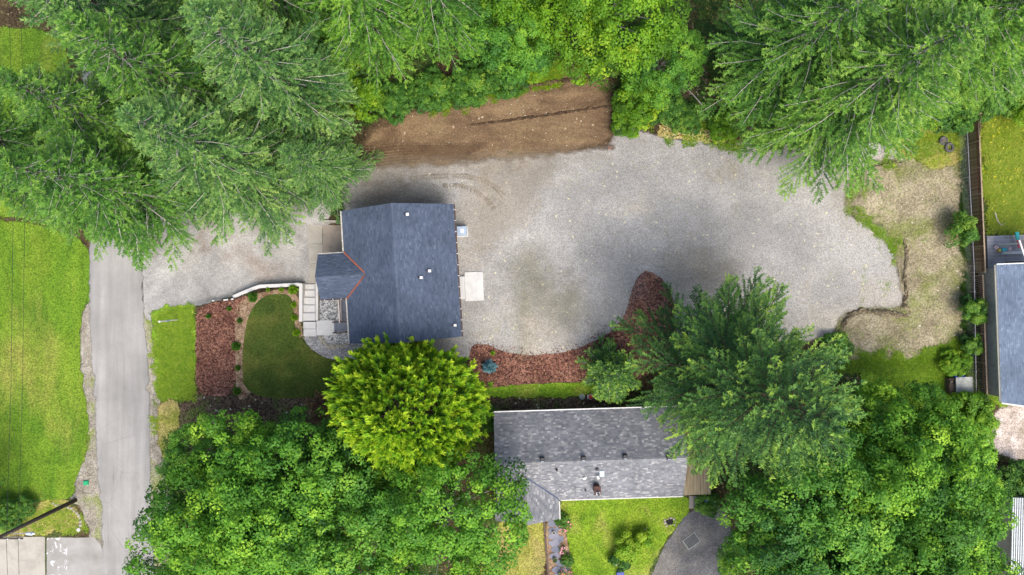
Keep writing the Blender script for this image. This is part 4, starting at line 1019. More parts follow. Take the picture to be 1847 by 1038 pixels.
def broadleaf(seed, Ht, R, hb, lobes=16, leaf=.205, per=70, clump=.72, dens=1.0, tint=(.5, .16), flat=1.0, trunk_r=None, rz=None):
    rg = np.random.default_rng(seed)
    rzz = rz if rz else (Ht - hb) * .55; cz = Ht - rzz
    L = []
    for i in range(lobes):
        zz = 1 - 1.25 * (i + rg.random()) / lobes; a = i * 2.39996 + rg.normal(0, .3); q = math.sqrt(max(0, 1 - zz * zz))
        lr = R * rg.uniform(.24, .42)
        f = rg.uniform(.55, .80)
        L.append((np.array([math.cos(a) * q * R * f, math.sin(a) * q * R * f, cz + zz * rzz * f]), lr))
    C, Nn, T = [], [], []
    clus = []
    for k, (c, lr) in enumerate(L):
        n = int(dens * 4 * math.pi * lr * lr * .62 / (clump * clump * 1.55)) + 4
        d = nrm(rg.normal(0, 1, (n, 3))); d = d[d[:, 2] > -.45]
        sc_ = rg.uniform(.82, 1.08, (len(d), 1))
        p = c + d * lr * sc_ * np.array([1, 1, flat])
        ins = np.zeros(len(p), bool)
        for j, (c2, r2) in enumerate(L):
            if j != k: ins |= np.linalg.norm(p - c2, axis=1) < r2 * .72
        p, d = p[~ins], d[~ins]
        lt = rg.normal(0, tint[1] * .8)
        for q, dd in zip(p, d):
            cr = clump * rg.choice([rg.uniform(.5, .8), rg.uniform(.8, 1.2), rg.uniform(1.1, 1.65)], p=[.4, .42, .18]); m = max(6, int(per * rg.uniform(.8, 1.2) * (cr / clump) ** 1.6))
            e = nrm(rg.normal(0, 1, (m, 3)) + dd * .5 + UP * .6); rr_ = cr * rg.uniform(.72, 1.05, (m, 1))
            C.append(q + e * rr_ * np.array([1, 1, .85])); Nn.append(nrm(e * .75 + UP * .45 + rg.normal(0, .28, (m, 3))))
            T.append(tint[0] - .05 + lt + (.3 if rg.random() < .035 else 0) + rg.normal(0, tint[1] * .75) + .16 * e[:, 2] - .05 + rg.normal(0, tint[1] * .55, m))  # tint rises towards clump tops: light from above painted into the leaves
        clus.append(c)
    C = np.concatenate(C); Nn = np.concatenate(Nn); T = np.clip(np.concatenate(T), 0, 1)
    V, F = leaf_quads(C, Nn, leaf * rg.uniform(.7, 1.3, len(C)), rg)
    tr_ = trunk_r or (.06 + .018 * Ht)
    zt = np.linspace(-.5, cz, 8); trunk = tube_np([np.stack([.15 * np.sin(zt * .5 + seed), .15 * np.cos(zt * .4 + seed), zt], -1)], [tr_ * (1 - .55 * np.clip(zt, 0, None) / cz)], 9)
    lp_, lr_ = [], []
    for c in clus:
        t = np.linspace(0, 1, 5)[:, None]; s0 = np.array([0, 0, hb * .7 + (cz - hb * .7) * rg.random() * .6])
        lp_.append(s0 * (1 - t) + c * t + UP * (np.sin(t * 3.14) * .4)); lr_.append(tr_ * .42 * (1 - .8 * t[:, 0]))
    return (V, F, T), trunk, tube_np(lp_, lr_, 5)

def tuft_tree(seed, Ht, R, hb, ntuft, peak=.42, tl=.75, per=22, tint=(.55, .15), inner=.25):
    """dense garden conifer: fans of flat sprays pointing out and up over an egg shaped crown"""
    rg = np.random.default_rng(seed)
    u = rg.random(ntuft); z = hb + (Ht - hb) * u
    prof = np.where(u < peak, np.sqrt(np.clip(1 - ((peak - u) / peak) ** 2 * .55, 0, 1)), np.clip(1 - ((u - peak) / (1 - peak)) ** 1.7, 0.02, 1))
    keep = rg.random(ntuft) < prof + .08; u, z, prof = u[keep], z[keep], prof[keep]; n = len(u)
    az = rg.random(n) * 6.2832
    lump = 1 + .15 * np.sin(az * 5 + z * 1.1 + seed) * np.sin(z * 1.6 + az * 2) + .10 * np.sin(az * 2 + seed) + .06 * np.sin(az * 9 + z * 2.3) + rg.normal(0, .07, n)
    dep = rg.random(n) ** .6
    r = R * prof * lump * (1 - inner * (1 - dep)) 
    h = np.stack([np.cos(az), np.sin(az), 0 * az], -1)
    c = h * np.maximum(r - tl * .6, .05)[:, None] + UP * z[:, None]
    ax = nrm(h * (1.0 - .55 * u)[:, None] + UP * (.35 + .75 * u)[:, None] + rg.normal(0, .25, (n, 3)))
    sd = nrm(np.cross(ax, UP + rg.normal(0, .3, (n, 3))))
    tl_ = tl * rg.uniform(.65, 1.3, n)
    s = rg.random((n, per)); sg = np.where(rg.random((n, per)) < .5, 1.0, -1.0); q = np.radians(rg.normal(34, 14, (n, per))) * (1 - .4 * s)
    bd = nrm(ax[:, None] * np.cos(q)[..., None] + sd[:, None] * (sg * np.sin(q))[..., None] + rg.normal(0, .22, (n, per, 3)))
    B = c[:, None] + ax[:, None] * (s * tl_[:, None] * .8)[..., None]
    W = nrm(np.cross(bd, UP + rg.normal(0, .5, (n, per, 3)))) * .075 * rg.uniform(.8, 1.3, (n, per))[..., None]
    Ln = .30 * rg.uniform(.7, 1.3, (n, per)) * (tl / .75) ** .5
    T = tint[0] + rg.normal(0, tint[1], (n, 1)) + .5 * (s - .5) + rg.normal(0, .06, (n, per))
    V, F = blades_to_mesh(B.reshape(-1, 3), bd.reshape(-1, 3), W.reshape(-1, 3), Ln.ravel())
    zt = np.linspace(-.4, Ht * .93, 10); trunk = tube_np([np.stack([0 * zt, 0 * zt, zt], -1)], [(.05 + .014 * Ht) * (1 - .9 * np.clip(zt, 0, None) / Ht)], 8)
    k = rg.choice(n, min(n, 160), replace=False); t = np.linspace(0, 1, 4)[:, None]
    limbs = tube_np([np.array([0, 0, max(.2, zz - .4)]) * (1 - t) + cc_ * t for zz, cc_ in zip(z[k], c[k])], [np.array([.04, .03, .02, .012]) * R / 4] * len(k), 4)
    return (V, F, np.clip(T.ravel(), 0, 1)), trunk, limbs

M_bark = barkmat('bark_grey_brown', (.07, .055, .042), (.16, .13, .10))
M_limb = barkmat('limb_pale', (.30, .275, .235), (.52, .49, .43))
M_limbd = barkmat('limb_brown', (.06, .045, .03), (.12, .09, .06))
M_fir = leafmat('needles_fir', [(0, (0.0224, 0.07842, 0.0154)), (.35, (0.0616, 0.169, 0.0242)), (.65, (0.14, 0.2974, 0.0374)), (1, (0.257, 0.4137, 0.06545))], .22)
M_fir_g = leafmat('needles_grey_green', [(0, (0.02318, 0.07579, 0.0231)), (.35, (0.06376, 0.1626, 0.03927)), (.65, (0.1449, 0.2825, 0.06006)), (1, (0.266, 0.3982, 0.09817))], .22)
M_fir_y = leafmat('needles_light_green', [(0, (0.023, 0.0828, 0.0132)), (.35, (0.069, 0.1898, 0.022)), (.65, (0.1518, 0.3277, 0.033)), (1, (0.2658, 0.4301, 0.05142))], .24)
M_fir_d = leafmat('needles_dark', [(0, (0.02083, 0.06804, 0.0198)), (.35, (0.05208, 0.1418, 0.033)), (.65, (0.1301, 0.2693, 0.044)), (1, (0.3298, 0.482, 0.0605))], .2)
M_gold = leafmat('needles_golden', [(0, (.022, .085, .014)), (.3, (.065, .19, .016)), (.6, (.19, .40, .018)), (.85, (.35, .56, .025)), (1, (.48, .64, .04))], .25)
M_maple = leafmat('leaf_maple', [(0, (0.02556, 0.09804, 0.01235)), (.35, (0.07923, 0.2308, 0.01976)), (.65, (0.1725, 0.3923, 0.02717)), (1, (0.3578, 0.5768, 0.04199))], .3)
M_maple_d = leafmat('leaf_maple_deep', [(0, (0.02106, 0.0851, 0.0168)), (.35, (0.0632, 0.194, 0.0264)), (.65, (0.1354, 0.3317, 0.0312)), (1, (0.316, 0.5257, 0.0432))], .28)
M_bright = leafmat('leaf_bright', [(0, (.045, .12, .010)), (.4, (.11, .26, .012)), (.7, (.19, .37, .016)), (1, (.32, .47, .03))], .3)
M_shrub = leafmat('leaf_shrub', [(0, (.02, .07, .012)), (.4, (.05, .15, .02)), (.7, (.10, .24, .025)), (1, (.22, .36, .04))], .28)
M_blue = leafmat('needles_blue', [(0, (.05, .14, .17)), (.5, (.12, .28, .32)), (1, (.28, .48, .52))], .1)
M_brownleaf = leafmat('leaf_bronze', [(0, (.06, .028, .018)), (.5, (.16, .085, .045)), (1, (.30, .20, .09))], .2)
M_palef = leafmat('needles_pale', [(0, (.12, .17, .12)), (.5, (.28, .34, .26)), (1, (.5, .55, .45))], .15)

TRI = [0]
def plant(name, data, mat, loc, label, cat, group=None, limb=None, rz=0.0, s=(1, 1, 1), bark=None, crown='crown'):
    (V, F, T), tr, lb = data
    e = empty(name, loc, rz, label, cat, group); e.scale = s
    if tr is not None: mesh_np('trunk', tr[0], tr[1], bark or M_bark, e, smooth=True)
    if lb is not None: mesh_np('limbs', lb[0], lb[1], limb or M_limb, e, smooth=True)
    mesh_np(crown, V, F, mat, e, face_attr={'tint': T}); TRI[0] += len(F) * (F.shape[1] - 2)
    return e
def replant(src, loc, label, rz, s, group=None):
    e = src.copy(); col.objects.link(e); e.location = loc; e.rotation_euler = (0, 0, rz); e.scale = s; e['label'] = label
    if group: e['group'] = group
    for ch in [c for c in bpy.data.objects if c.parent == src]:
        k = ch.copy(); col.objects.link(k); k.parent = e
    return e

WG = 'tall conifers of the wood'
# -- tall conifers, upper left
fir = lambda seed, H, R, nb, **k: conifer(seed, H, k.pop('hb', 2.5), R, nb, **k)
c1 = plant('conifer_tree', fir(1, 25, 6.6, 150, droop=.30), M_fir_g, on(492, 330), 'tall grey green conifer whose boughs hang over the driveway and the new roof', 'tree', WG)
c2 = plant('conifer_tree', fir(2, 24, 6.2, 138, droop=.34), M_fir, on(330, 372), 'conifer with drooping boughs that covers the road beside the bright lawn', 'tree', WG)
c3 = plant('conifer_tree', fir(3, 26, 6.4, 145), M_fir_g, on(575, 205), 'tall grey green conifer with bare sticks left of the dirt bank', 'tree', WG)
c4 = plant('conifer_tree', fir(4, 24, 6.0, 132), M_fir, on(420, 215), 'conifer in the middle of the upper left stand', 'tree', WG)
c5 = plant('conifer_tree', fir(5, 23, 5.6, 132, tint=(.48, .15)), M_fir_y, on(705, 95), 'light green conifer overhanging the left part of the dirt bank', 'tree', WG)
c6 = plant('conifer_tree', fir(6, 22, 5.4, 125, tint=(.5, .15)), M_fir_y, on(800, 72), 'light green conifer at the top middle next to the maples', 'tree', WG)
replant(c4, on(560, 75), 'conifer at the top edge between the grey green firs', 1.3, (1, 1, .95))
replant(c2, on(300, 268), 'conifer standing over the road at the upper left', 2.1, (.95, .95, .9))
replant(c2, on(150, 300), 'conifer at the far left that hides the top end of the road', 1.4, (.9, .9, .85))
replant(c1, on(610, 325), 'smaller conifer touching the top left corner of the new house roof', 4.0, (.62, .62, .58))
replant(c3, on(320, 120), 'conifer near the top left corner behind the road', .8, (1.05, 1.05, 1))
replant(c4, on(215, 375), 'conifer at the left side of the stand with its tip over the lawn', 3.3, (.8, .8, .75))
replant(c6, on(470, 10), 'light topped conifer cut by the upper edge of the picture', 2.2, (1.1, 1.1, 1.1))
# -- conifers, upper right
c7 = plant('conifer_tree', fir(7, 24, 8.4, 150, tint=(.50, .16), droop=.26), M_fir, on(1440, 224), 'wide light green conifer reaching over the upper edge of the gravel yard', 'tree', WG)
c8 = plant('conifer_tree', fir(8, 22, 7.2, 140, tint=(.50, .15)), M_fir, on(1362, 152), 'conifer with long pale boughs beside the dark clearing', 'tree', WG)
c9 = plant('conifer_tree', fir(9, 23, 6.2, 132, tint=(.52, .15)), M_fir_y, on(1575, 150), 'yellow tipped conifer behind the tyres corner', 'tree', WG)
replant(c8, on(1650, 118), 'dark conifer by the end of the wooden fence', 2.0, (1, 1, .95))
replant(c9, on(1540, 55), 'conifer at the top edge right of the grass glade', 1.1, (1, 1, 1))
replant(c7, on(1740, 60), 'conifer in the upper right corner above the meadow', 3.9, (.9, .9, .9))
# -- the big dark conifer beside the older house
c10 = plant('conifer_tree', fir(10, 27.5, 8.8, 168, hb=1.6, p=.74, tint=(.39, .17), droop=.10, up=.8, ang=31, spc=.46, tip=.5, lift=(.0, .3)), M_fir_d, on(1254, 652), 'big dark green conifer overhanging the older house and the yard', 'tree', limb=M_limbd)
plant('conifer_tree', fir(11, 6.5, 2.8, 70, hb=.8, tint=(.55, .15), spc=.26, blade=.18), M_fir_d, on(1098, 668), 'young conifer growing in the bark bed behind the older house', 'tree')
# -- golden conifer
plant('golden_conifer', tuft_tree(21, 16.5, 5.5, .6, 5200, peak=.32, tl=.85, per=32, tint=(.63, .19)), M_gold, on(756, 711), 'dense golden yellow conifer at the corner of the new house', 'tree', limb=M_limbd)
# -- broadleaf trees
MG = 'green maples below the garden'
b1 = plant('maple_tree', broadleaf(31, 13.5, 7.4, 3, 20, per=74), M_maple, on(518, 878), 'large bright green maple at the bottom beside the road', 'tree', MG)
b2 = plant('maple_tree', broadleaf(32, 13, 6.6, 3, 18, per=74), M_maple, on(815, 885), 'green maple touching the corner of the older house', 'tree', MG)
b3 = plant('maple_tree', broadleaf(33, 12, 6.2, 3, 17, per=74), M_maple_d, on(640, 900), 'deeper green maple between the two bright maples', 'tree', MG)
b4 = plant('maple_tree', broadleaf(34, 11, 5.4, 2.5, 15, per=74), M_maple_d, on(605, 835), 'dark green maple below the dark soil strip', 'tree', MG)
replant(b1, on(492, 958), 'bright maple at the bottom edge nearest the road', 2.0, (.95, .95, .9), MG)
replant(b2, on(560, 1040), 'maple whose top is cut by the bottom edge', 1.2, (1, 1, .95), MG)
replant(b3, on(425, 812), 'small dark maple at the upper corner of the lower left trees', 2.6, (.62, .62, .66), MG)
RG = 'maples of the lower right thicket'
b5 = plant('maple_tree', broadleaf(35, 13, 7.2, 3, 20, per=74), M_maple_d, on(1390, 850), 'dark green maple beneath the big conifer at the lower right', 'tree', RG)
b6 = plant('maple_tree', broadleaf(36, 13, 7.2, 3, 20, per=74, tint=(.53, .18)), M_maple, on(1540, 830), 'bright maple in the middle of the lower right thicket', 'tree', RG)
replant(b6, on(1552, 905), 'maple nearest the lower right corner of the thicket', 2.4, (.95, .95, .95), RG)
replant(b5, on(1500, 960), 'dark maple at the bottom of the lower right thicket', .9, (1, 1, 1), RG)
replant(b6, on(1560, 775), 'maple spreading towards the grey storage box', 4.2, (.72, .72, .78), RG)
replant(b5, on(1365, 975), 'maple shading the curved dark drive', 3.6, (.75, .75, .8), RG)
replant(b6, on(1632, 848), 'maple leaning against the old slatted fence', 5.2, (.62, .62, .7), RG)
replant(b5, on(1560, 1015), 'maple under the bottom edge at the lower right', 5.0, (.95, .95, .9), RG)
TG = 'bright broadleaf trees at the top'
b7 = plant('maple_tree', broadleaf(37, 10.5, 6.0, 2.0, 17, per=74, tint=(.5, .14)), M_bright, on(1075, 62), 'bright lime green broadleaf tree above the dirt bank', 'tree', TG)
replant(b7, on(985, 30), 'lime green broadleaf tree at the top edge', 2.0, (.8, .8, .9), TG)
replant(b4, on(925, 92), 'darker broadleaf tree behind the dirt bank shrubs', 1.0, (.7, .7, .62))
replant(b7, on(608, 120), 'small lime green tree hidden among the tall conifers', 3.0, (.55, .55, .6), TG)
replant(b4, on(1175, 135), 'deep green tree beside the dark clearing', 2.0, (.62, .62, .55))
replant(b3, on(-15, 885), 'maple reaching in from the left edge by the utility pole', .4, (.5, .5, .6))
replant(c9, on(-60, 590), 'pale conifer just entering at the left edge over the lawn', .4, (.35, .35, .3))

# -- shrubs: one template per kind, each bush its own thing
def bush(name, px, py, r, h, mat, label, seed, per=44, leaf=.155, lobes=7, tint=(.5, .18), dz=0):
    return plant(name, broadleaf(seed, h, r, .15, lobes, leaf, per, (.3 if r > .8 else .22) * max(.8, min(1.2, r)), 1.7, tint, trunk_r=.05), mat, on(px, py, dz), label, 'shrub', 'wild shrubs' if name == 'shrub' else None, limb=M_limbd)
bs = bush('shrub', 1150, 190, 2.4, 2.6, M_bright, 'bright green bramble mound right of the dirt bank', 51, lobes=10)
sap = bush('shrub', 1738, 560, 1.1, 2.0, M_shrub, 'leafy sapling at the chain link fence beside the dirt pad', 57, lobes=7, tint=(.62, .2))
bd = bush('shrub', 845, 165, 1.9, 2.2, M_shrub, 'leafy green shrub at the top edge of the dirt bank', 52, lobes=9)
b_f = bush('shrub', 1716, 420, 1.35, 2.2, M_shrub, 'round green bush growing through the chain link fence', 53, lobes=9, tint=(.6, .2))
bush('shrub', 1132, 983, 1.15, 1.5, M_bright, 'bright green bush on the lawn of the older house', 54, lobes=9, tint=(.82, .15))
bush('shrub', 1160, 966, .75, 1.2, M_bright, 'smaller bright bush beside the white chair frame', 55, lobes=7, tint=(.8, .15))
bush('shrub', 1118, 1010, .9, .9, M_shrub, 'dark low shrub next to the garden ornament', 56, lobes=6, tint=(.3, .14))
for i, (src, px, py, s, lab) in enumerate([
    (bd, 780, 172, 1.0, 'shrub at the left edge of the dirt bank under the light conifer'), (bd, 905, 150, 1.1, 'shrub midway along the top of the dirt bank'), (bs, 960, 128, .7, 'small bright shrub on top of the dirt bank'),
    (bd, 1090, 105, 1.0, 'shrub at the top right corner of the dirt bank'), (bs, 1128, 225, .62, 'low bramble touching the gravel by the bank corner'), (bd, 1195, 205, .9, 'dark shrub beside the fallen sticks'),
    (bd, 1235, 220, .75, 'shrub between the fallen sticks and the light conifer'), (bs, 1300, 235, .6, 'small shrub on the gravel edge under the light conifer'), (bd, 1420, 215, 1.0, 'shrub under the middle of the upper right conifer'),
    (bd, 1560, 225, .9, 'shrub at the gravel tongue below the conifers'), (bs, 1640, 215, .8, 'bright shrub above the discarded tyres'), (bd, 1700, 205, 1.1, 'thicket shrub near the start of the wooden fence'),
    (bd, 1745, 195, .9, 'ivy dark shrub wrapping the end of the fence'), (bd, 720, 195, .9, 'shrub between the conifer and the left end of the bank'), (bs, 660, 190, .8, 'lime bush among the conifers left of the bank'),
    (sap, 1742, 622, .8, 'leafy sapling at the chain link fence near the corner'),
    (bs, 1710, 652, .55, 'bushy weeds above the grey storage box'), (bs, 1730, 745, .9, 'bright bush below the grey storage box'), (bs, 1760, 770, .6, 'bright bush at the foot of the slatted fence'), 
    (bd, 1500, 625, .7, 'bush in the shade between yard and big conifer'), (bd, 40, 918, .55, 'dark shrub behind the leaning shadow of the pole'), (bd, 12, 930, .8, 'shrub at the left edge near the pole'),
    (bd, 1808, 862, 1.0, 'dark bush below the grey rail at the right edge'), (bd, 880, 755, .6, 'dark evergreen shrub at the back corner of the older house'), (bs, 1825, 190, 1.0, 'bush at the top of the meadow'), (bd, 1795, 165, 1.2, 'bush behind the end of the wooden fence'),
    (bd, 1012, 935, .35, 'flowering bush at the front step of the older house'), (bd, 1022, 1010, .3, 'flowering bush beside the garden walk'), (bd, 1275, 905, .6, 'shrub behind the pale blue box')]):
    replant(src, on(px, py), lab, i * 1.7, (s, s, s * .9))
bx = plant('shrub', broadleaf(60, 1.6, 1.0, .1, 7, .16, 20, .3, 1.0, (.5, .2), trunk_r=.04), M_brownleaf, on(578, 728), 'bronze brown leafy shrub beside the column evergreen', 'shrub', limb=M_limbd)
replant(bx, on(583, 752), 'second bronze shrub just below the first near the maples', 2.0, (.75, .75, .8))
# column evergreens
col_d = tuft_tree(61, 2.6, .42, .05, 420, peak=.35, tl=.32, per=16, tint=(.42, .14))
cv = plant('column_evergreen', col_d, M_shrub, on(606, 705), 'narrow column evergreen at the edge of the garden lawn', 'shrub', limb=M_limbd)
replant(cv, on(622, 693), 'second shorter column evergreen beside the golden conifer', 1.0, (.8, .8, .8))
# little garden shrubs
lit = tuft_tree(62, .55, .34, .02, 170, peak=.3, tl=.2, per=14, tint=(.40, .15))
lit2 = tuft_tree(63, .5, .32, .02, 170, peak=.3, tl=.2, per=14, tint=(.6, .12))
gs = plant('garden_shrub', lit, M_shrub, on(458, 537), 'round dark shrub by the end of the white wall', 'shrub', 'young garden shrubs', limb=M_limbd)
for (px, py, s, lab) in [(413, 557, .7, 'tiny shrub in the upper corner of the red bark bed'), (374, 571, .75, 'tiny shrub in the red bark bed near the verge'), (433, 579, .75, 'small dark shrub topmost along the tan strip'), (427, 625, 1.25, 'largest dark round shrub along the tan strip'), (430, 664, .8, 'flat shrub third down along the tan strip'), (429, 706, 1.1, 'dark shrub lowest along the tan strip')]:
    replant(gs, on(px, py), lab, px, (s * .8, s * .7, s * .8), 'young garden shrubs')
gl = plant('garden_shrub', lit2, M_bright, on(530, 523), 'bright lime shrub topmost beside the entry stairs wall', 'shrub', 'lime shrubs by the stairs', limb=M_limbd)
for (px, py, s, lab) in [(508, 523, .7, 'small lime shrub along the inside of the white wall'), (484, 523, .6, 'small lime shrub where the white wall starts to bend'), (531, 550, .85, 'second lime shrub down beside the stairs wall'), (532, 573, .95, 'third lime shrub down beside the stairs wall'), (536, 600, 1.1, 'lime shrub lowest beside the stairs next to the path')]:
    replant(gl, on(px, py), lab, px, (s * .7, s * .8, s * .8), 'lime shrubs by the stairs')
plant('blue_spruce', tuft_tree(64, 1.1, .5, .02, 260, peak=.25, tl=.25, per=14, tint=(.5, .16)), M_blue, on(883, 661), 'little blue spruce in the curved bark bed', 'shrub', limb=M_limbd)
for (px, py, s, lab) in [(889, 637, .5, 'tiny lime plant at the tip of the curved bark bed')]:
    replant(gl, on(px, py), lab, 1, (s, s, s))

# ------------------------------------------------------------------ tall grass and weeds, bark chips, loose stones, leaves
def scatter_pts(pix, n, seed, margin=0.0, rag=0.0):
    rg = np.random.default_rng(seed); poly = [P(*p) for p in pix]; a = np.array(poly)
    out = []
    while sum(len(o) for o in out) < n:
        x = rg.uniform(a[:, 0].min(), a[:, 0].max(), n * 2); y = rg.uniform(a[:, 1].min(), a[:, 1].max(), n * 2)
        k = poly_sd(x, y, poly) + rag * (fbm(x, y, .9, seed, 3) - .55) > margin; out.append(np.stack([x[k], y[k]], -1))
    p = np.concatenate(out)[:n]
    return np.column_stack([p, Hgt(p[:, 0], p[:, 1])]), rg
def weeds(name, pix, n, h, mat, label, seed, blades=6, spread=.16, tint=(.5, .18), w=.025, clumpy=0.0, lying=1.6):
    p, rg = scatter_pts(pix, n, seed, 0.0, 2.2)
    if clumpy: p = p[fbm(p[:, 0], p[:, 1], .8, seed, 2) > clumpy]
    n = len(p); a = rg.random((n, blades)) * 6.283
    d = nrm(np.stack([np.cos(a) * lying, np.sin(a) * lying, np.ones_like(a) * rg.uniform(.5, 1.1, (n, blades))], -1))
    B = p[:, None] + np.stack([np.cos(a), np.sin(a), 0 * a], -1) * spread * rg.random((n, blades, 1))
    L = h * rg.uniform(.5, 1.3, (n, blades)); W = nrm(np.cross(d, UP)) * w
    T = np.clip(rg.normal(tint[0], tint[1], (n, 1)) + rg.normal(0, .1, (n, blades)), 0, 1)
    V, F = blades_to_mesh(B.reshape(-1, 3), d.reshape(-1, 3), W.reshape(-1, 3), L.ravel())
    o = mesh_np(name, V, F, mat, face_attr={'tint': T.ravel()}); TRI[0] += len(F)
    return tag(o, label, 'grass', kind='stuff')
M_gr = leafmat('grass_blades', [(0, (.07, .17, .010)), (.4, (.16, .30, .012)), (.7, (.28, .40, .02)), (1, (.46, .48, .08))], .25)
M_grd = leafmat('grass_dark', [(0, (.015, .045, .010)), (.5, (.045, .11, .016)), (1, (.13, .22, .03))], .25)
weeds('meadow_grass', [(1766, 160), (1905, 155), (1905, 424), (1778, 426)], 5200, .6, M_gr, 'tall uncut meadow grass beyond the wooden fence', 71, 8, .25, tint=(.78, .18), w=.035)
weeds('verge_grass', [(266, 556), (347, 550), (348, 722), (276, 726)], 3000, .22, M_gr, 'long green grass on the verge by the road', 72, 6, .14)
weeds('fence_weeds', [(1733, 240), (1746, 240), (1760, 640), (1735, 650)], 1500, .35, M_grd, 'dark weeds and ivy along the foot of the chain link fence', 73, 10, .22, tint=(.4, .2), w=.05)
weeds('bank_weeds', [(760, 190), (850, 155), (960, 130), (1010, 110), (1010, 140), (940, 170), (850, 185)], 900, .35, M_gr, 'yellowish weeds along the top of the dirt bank', 74, 8, .2)
weeds('pad_weeds', [(1530, 330), (1560, 350), (1575, 395), (1625, 440), (1640, 520), (1600, 450), (1560, 410), (1525, 390)], 900, .2, M_gr, 'green weeds creeping along the edge of the dirt pad', 75, 8, .2, clumpy=.42)
weeds('pad_weeds', [(1560, 300), (1745, 270), (1748, 640), (1540, 650)], 2600, .12, M_gr, 'thin scattered weeds over the clay pad', 76, 5, .16, tint=(.55, .2), clumpy=.55)
weeds('corner_weeds', [(1540, 645), (1750, 640), (1760, 760), (1640, 740)], 2200, .28, M_gr, 'rough weeds around the storage box corner', 77, 7, .18, tint=(.42, .18))
weeds('drive_weeds', [(1640, 235), (1735, 225), (1740, 300), (1640, 300)], 900, .25, M_gr, 'dry weeds around the discarded tyres', 78, 7, .18, tint=(.75, .15), clumpy=.4)
weeds('yard_weeds', [(700, 320), (1400, 280), (1600, 420), (1600, 540), (1250, 500), (1050, 620), (860, 610)], 1500, .06, M_gr, 'tiny weeds sprouting through the crushed rock yard', 79, 5, .09, tint=(.6, .2), w=.03, clumpy=.6)
weeds('wood_undergrowth', [(560, -60), (1900, -60), (1740, 215), (1560, 232), (1330, 238), (1120, 205), (1050, 100), (900, 145), (760, 185), (650, 240)], 6500, .5, M_grd, 'fern and bramble undergrowth on the floor of the upper wood', 80, 9, .35, tint=(.5, .25), w=.06, clumpy=.42)
weeds('wood_undergrowth', [(300, 770), (640, 760), (900, 860), (900, 1060), (260, 1060)], 1200, .4, M_grd, 'low undergrowth beneath the lower left maples', 81, 9, .35, w=.06, clumpy=.45)
weeds('strip_grass', [(1768, 490), (1800, 490), (1806, 735), (1776, 725)], 900, .2, M_gr, 'grass tufts between the slatted fence and the blue roofed house', 82, 6, .14, tint=(.4, .15))
weeds('pole_weeds', [(0, 915), (110, 912), (150, 960), (120, 972), (0, 972)], 700, .2, M_gr, 'weeds around the foot of the utility pole', 83, 6, .14, tint=(.6, .2))
weeds('shoulder_weeds', [(256, 580), (272, 590), (278, 780), (264, 800)], 500, .15, M_gr, 'sparse weeds along the garden side shoulder of the road', 84, 5, .12, tint=(.55, .2), clumpy=.48)

def chips(name, pix, n, size, mat, label, seed, flat=.3, cat='chips', clumpy=0.0, margin=.05, rag=.5):
    """loose slivers and pebbles: four-sided bits lying at odd angles"""
    p, rg = scatter_pts(pix, n, seed, margin, rag)
    if clumpy: p = p[fbm(p[:, 0], p[:, 1], .6, seed, 2) > clumpy]
    n = len(p); a = rg.random(n) * 6.283; L = size * rg.uniform(.5, 1.6, n); W = L * rg.uniform(flat, flat * 2, n)
    d = np.stack([np.cos(a), np.sin(a), rg.normal(0, .25, n)], -1); s = np.stack([-np.sin(a), np.cos(a), rg.normal(0, .25, n)], -1)
    c = p + UP * .02; top = c + UP * (L * .22)[:, None]
    v = np.stack([c - d * L[:, None] / 2, c + s * W[:, None] / 2, c + d * L[:, None] / 2, c - s * W[:, None] / 2, top], 1).reshape(-1, 3)
    i = np.arange(n)[:, None] * 5; F = np.concatenate([i + np.array(q) for q in ([0, 3, 4], [3, 2, 4], [2, 1, 4], [1, 0, 4])])
    T = np.tile(rg.random(n), 4)
    o = mesh_np(name, v, F, mat, face_attr={'tint': T}); TRI[0] += len(F)
    return tag(o, label, cat, kind='stuff')
M_chip = shinglemat('bark_chip', [(0, (.05, .02, .014)), (.5, (.13, .052, .036)), (.85, (.20, .10, .07)), (1, (.36, .23, .15))])
M_peb = shinglemat('pale_pebble', [(0, (.22, .18, .13)), (.6, (.42, .36, .27)), (1, (.70, .65, .55))])
M_lf = shinglemat('dry_leaf', [(0, (.28, .2, .06)), (.6, (.5, .42, .14)), (1, (.6, .55, .3))])
chips('bark_chips', [(348, 556), (420, 541), (445, 535), (424, 600), (424, 714), (347, 714), (350, 620)], 3600, .16, M_chip, 'loose red bark chips over the bed by the verge', 91, .25)
chips('bark_chips', [(1169, 489), (1204, 512), (1215, 640), (1072, 686), (940, 692), (850, 694), (850, 630), (882, 625), (950, 645), (1050, 629), (1120, 584), (1141, 522)], 5000, .16, M_chip, 'loose red bark chips over the curved bed', 92, .25)
chips('loose_stones', [(650, 285), (720, 215), (850, 170), (1050, 130), (1100, 180), (1100, 262), (900, 284), (690, 298)], 220, .10, M_peb, 'pale stones and wood bits strewn over the dirt bank', 93, .35)
chips('loose_stones', [(1540, 330), (1735, 270), (1745, 640), (1520, 640), (1550, 575), (1630, 560), (1620, 440)], 140, .11, M_peb, 'pale stones strewn over the clay pad', 94, .5)
chips('fallen_leaves', [(860, 320), (1110, 240), (1500, 290), (1600, 420), (1610, 550), (1480, 600), (1150, 480), (1000, 600)], 600, .08, M_lf, 'yellow leaf litter flecks on the crushed rock yard', 95, .5)
chips('fallen_leaves', [(1165, 90), (1275, 90), (1275, 160), (1210, 220), (1165, 160)], 160, .14, M_peb, 'pale leaf flecks in the dark clearing', 96, .5)

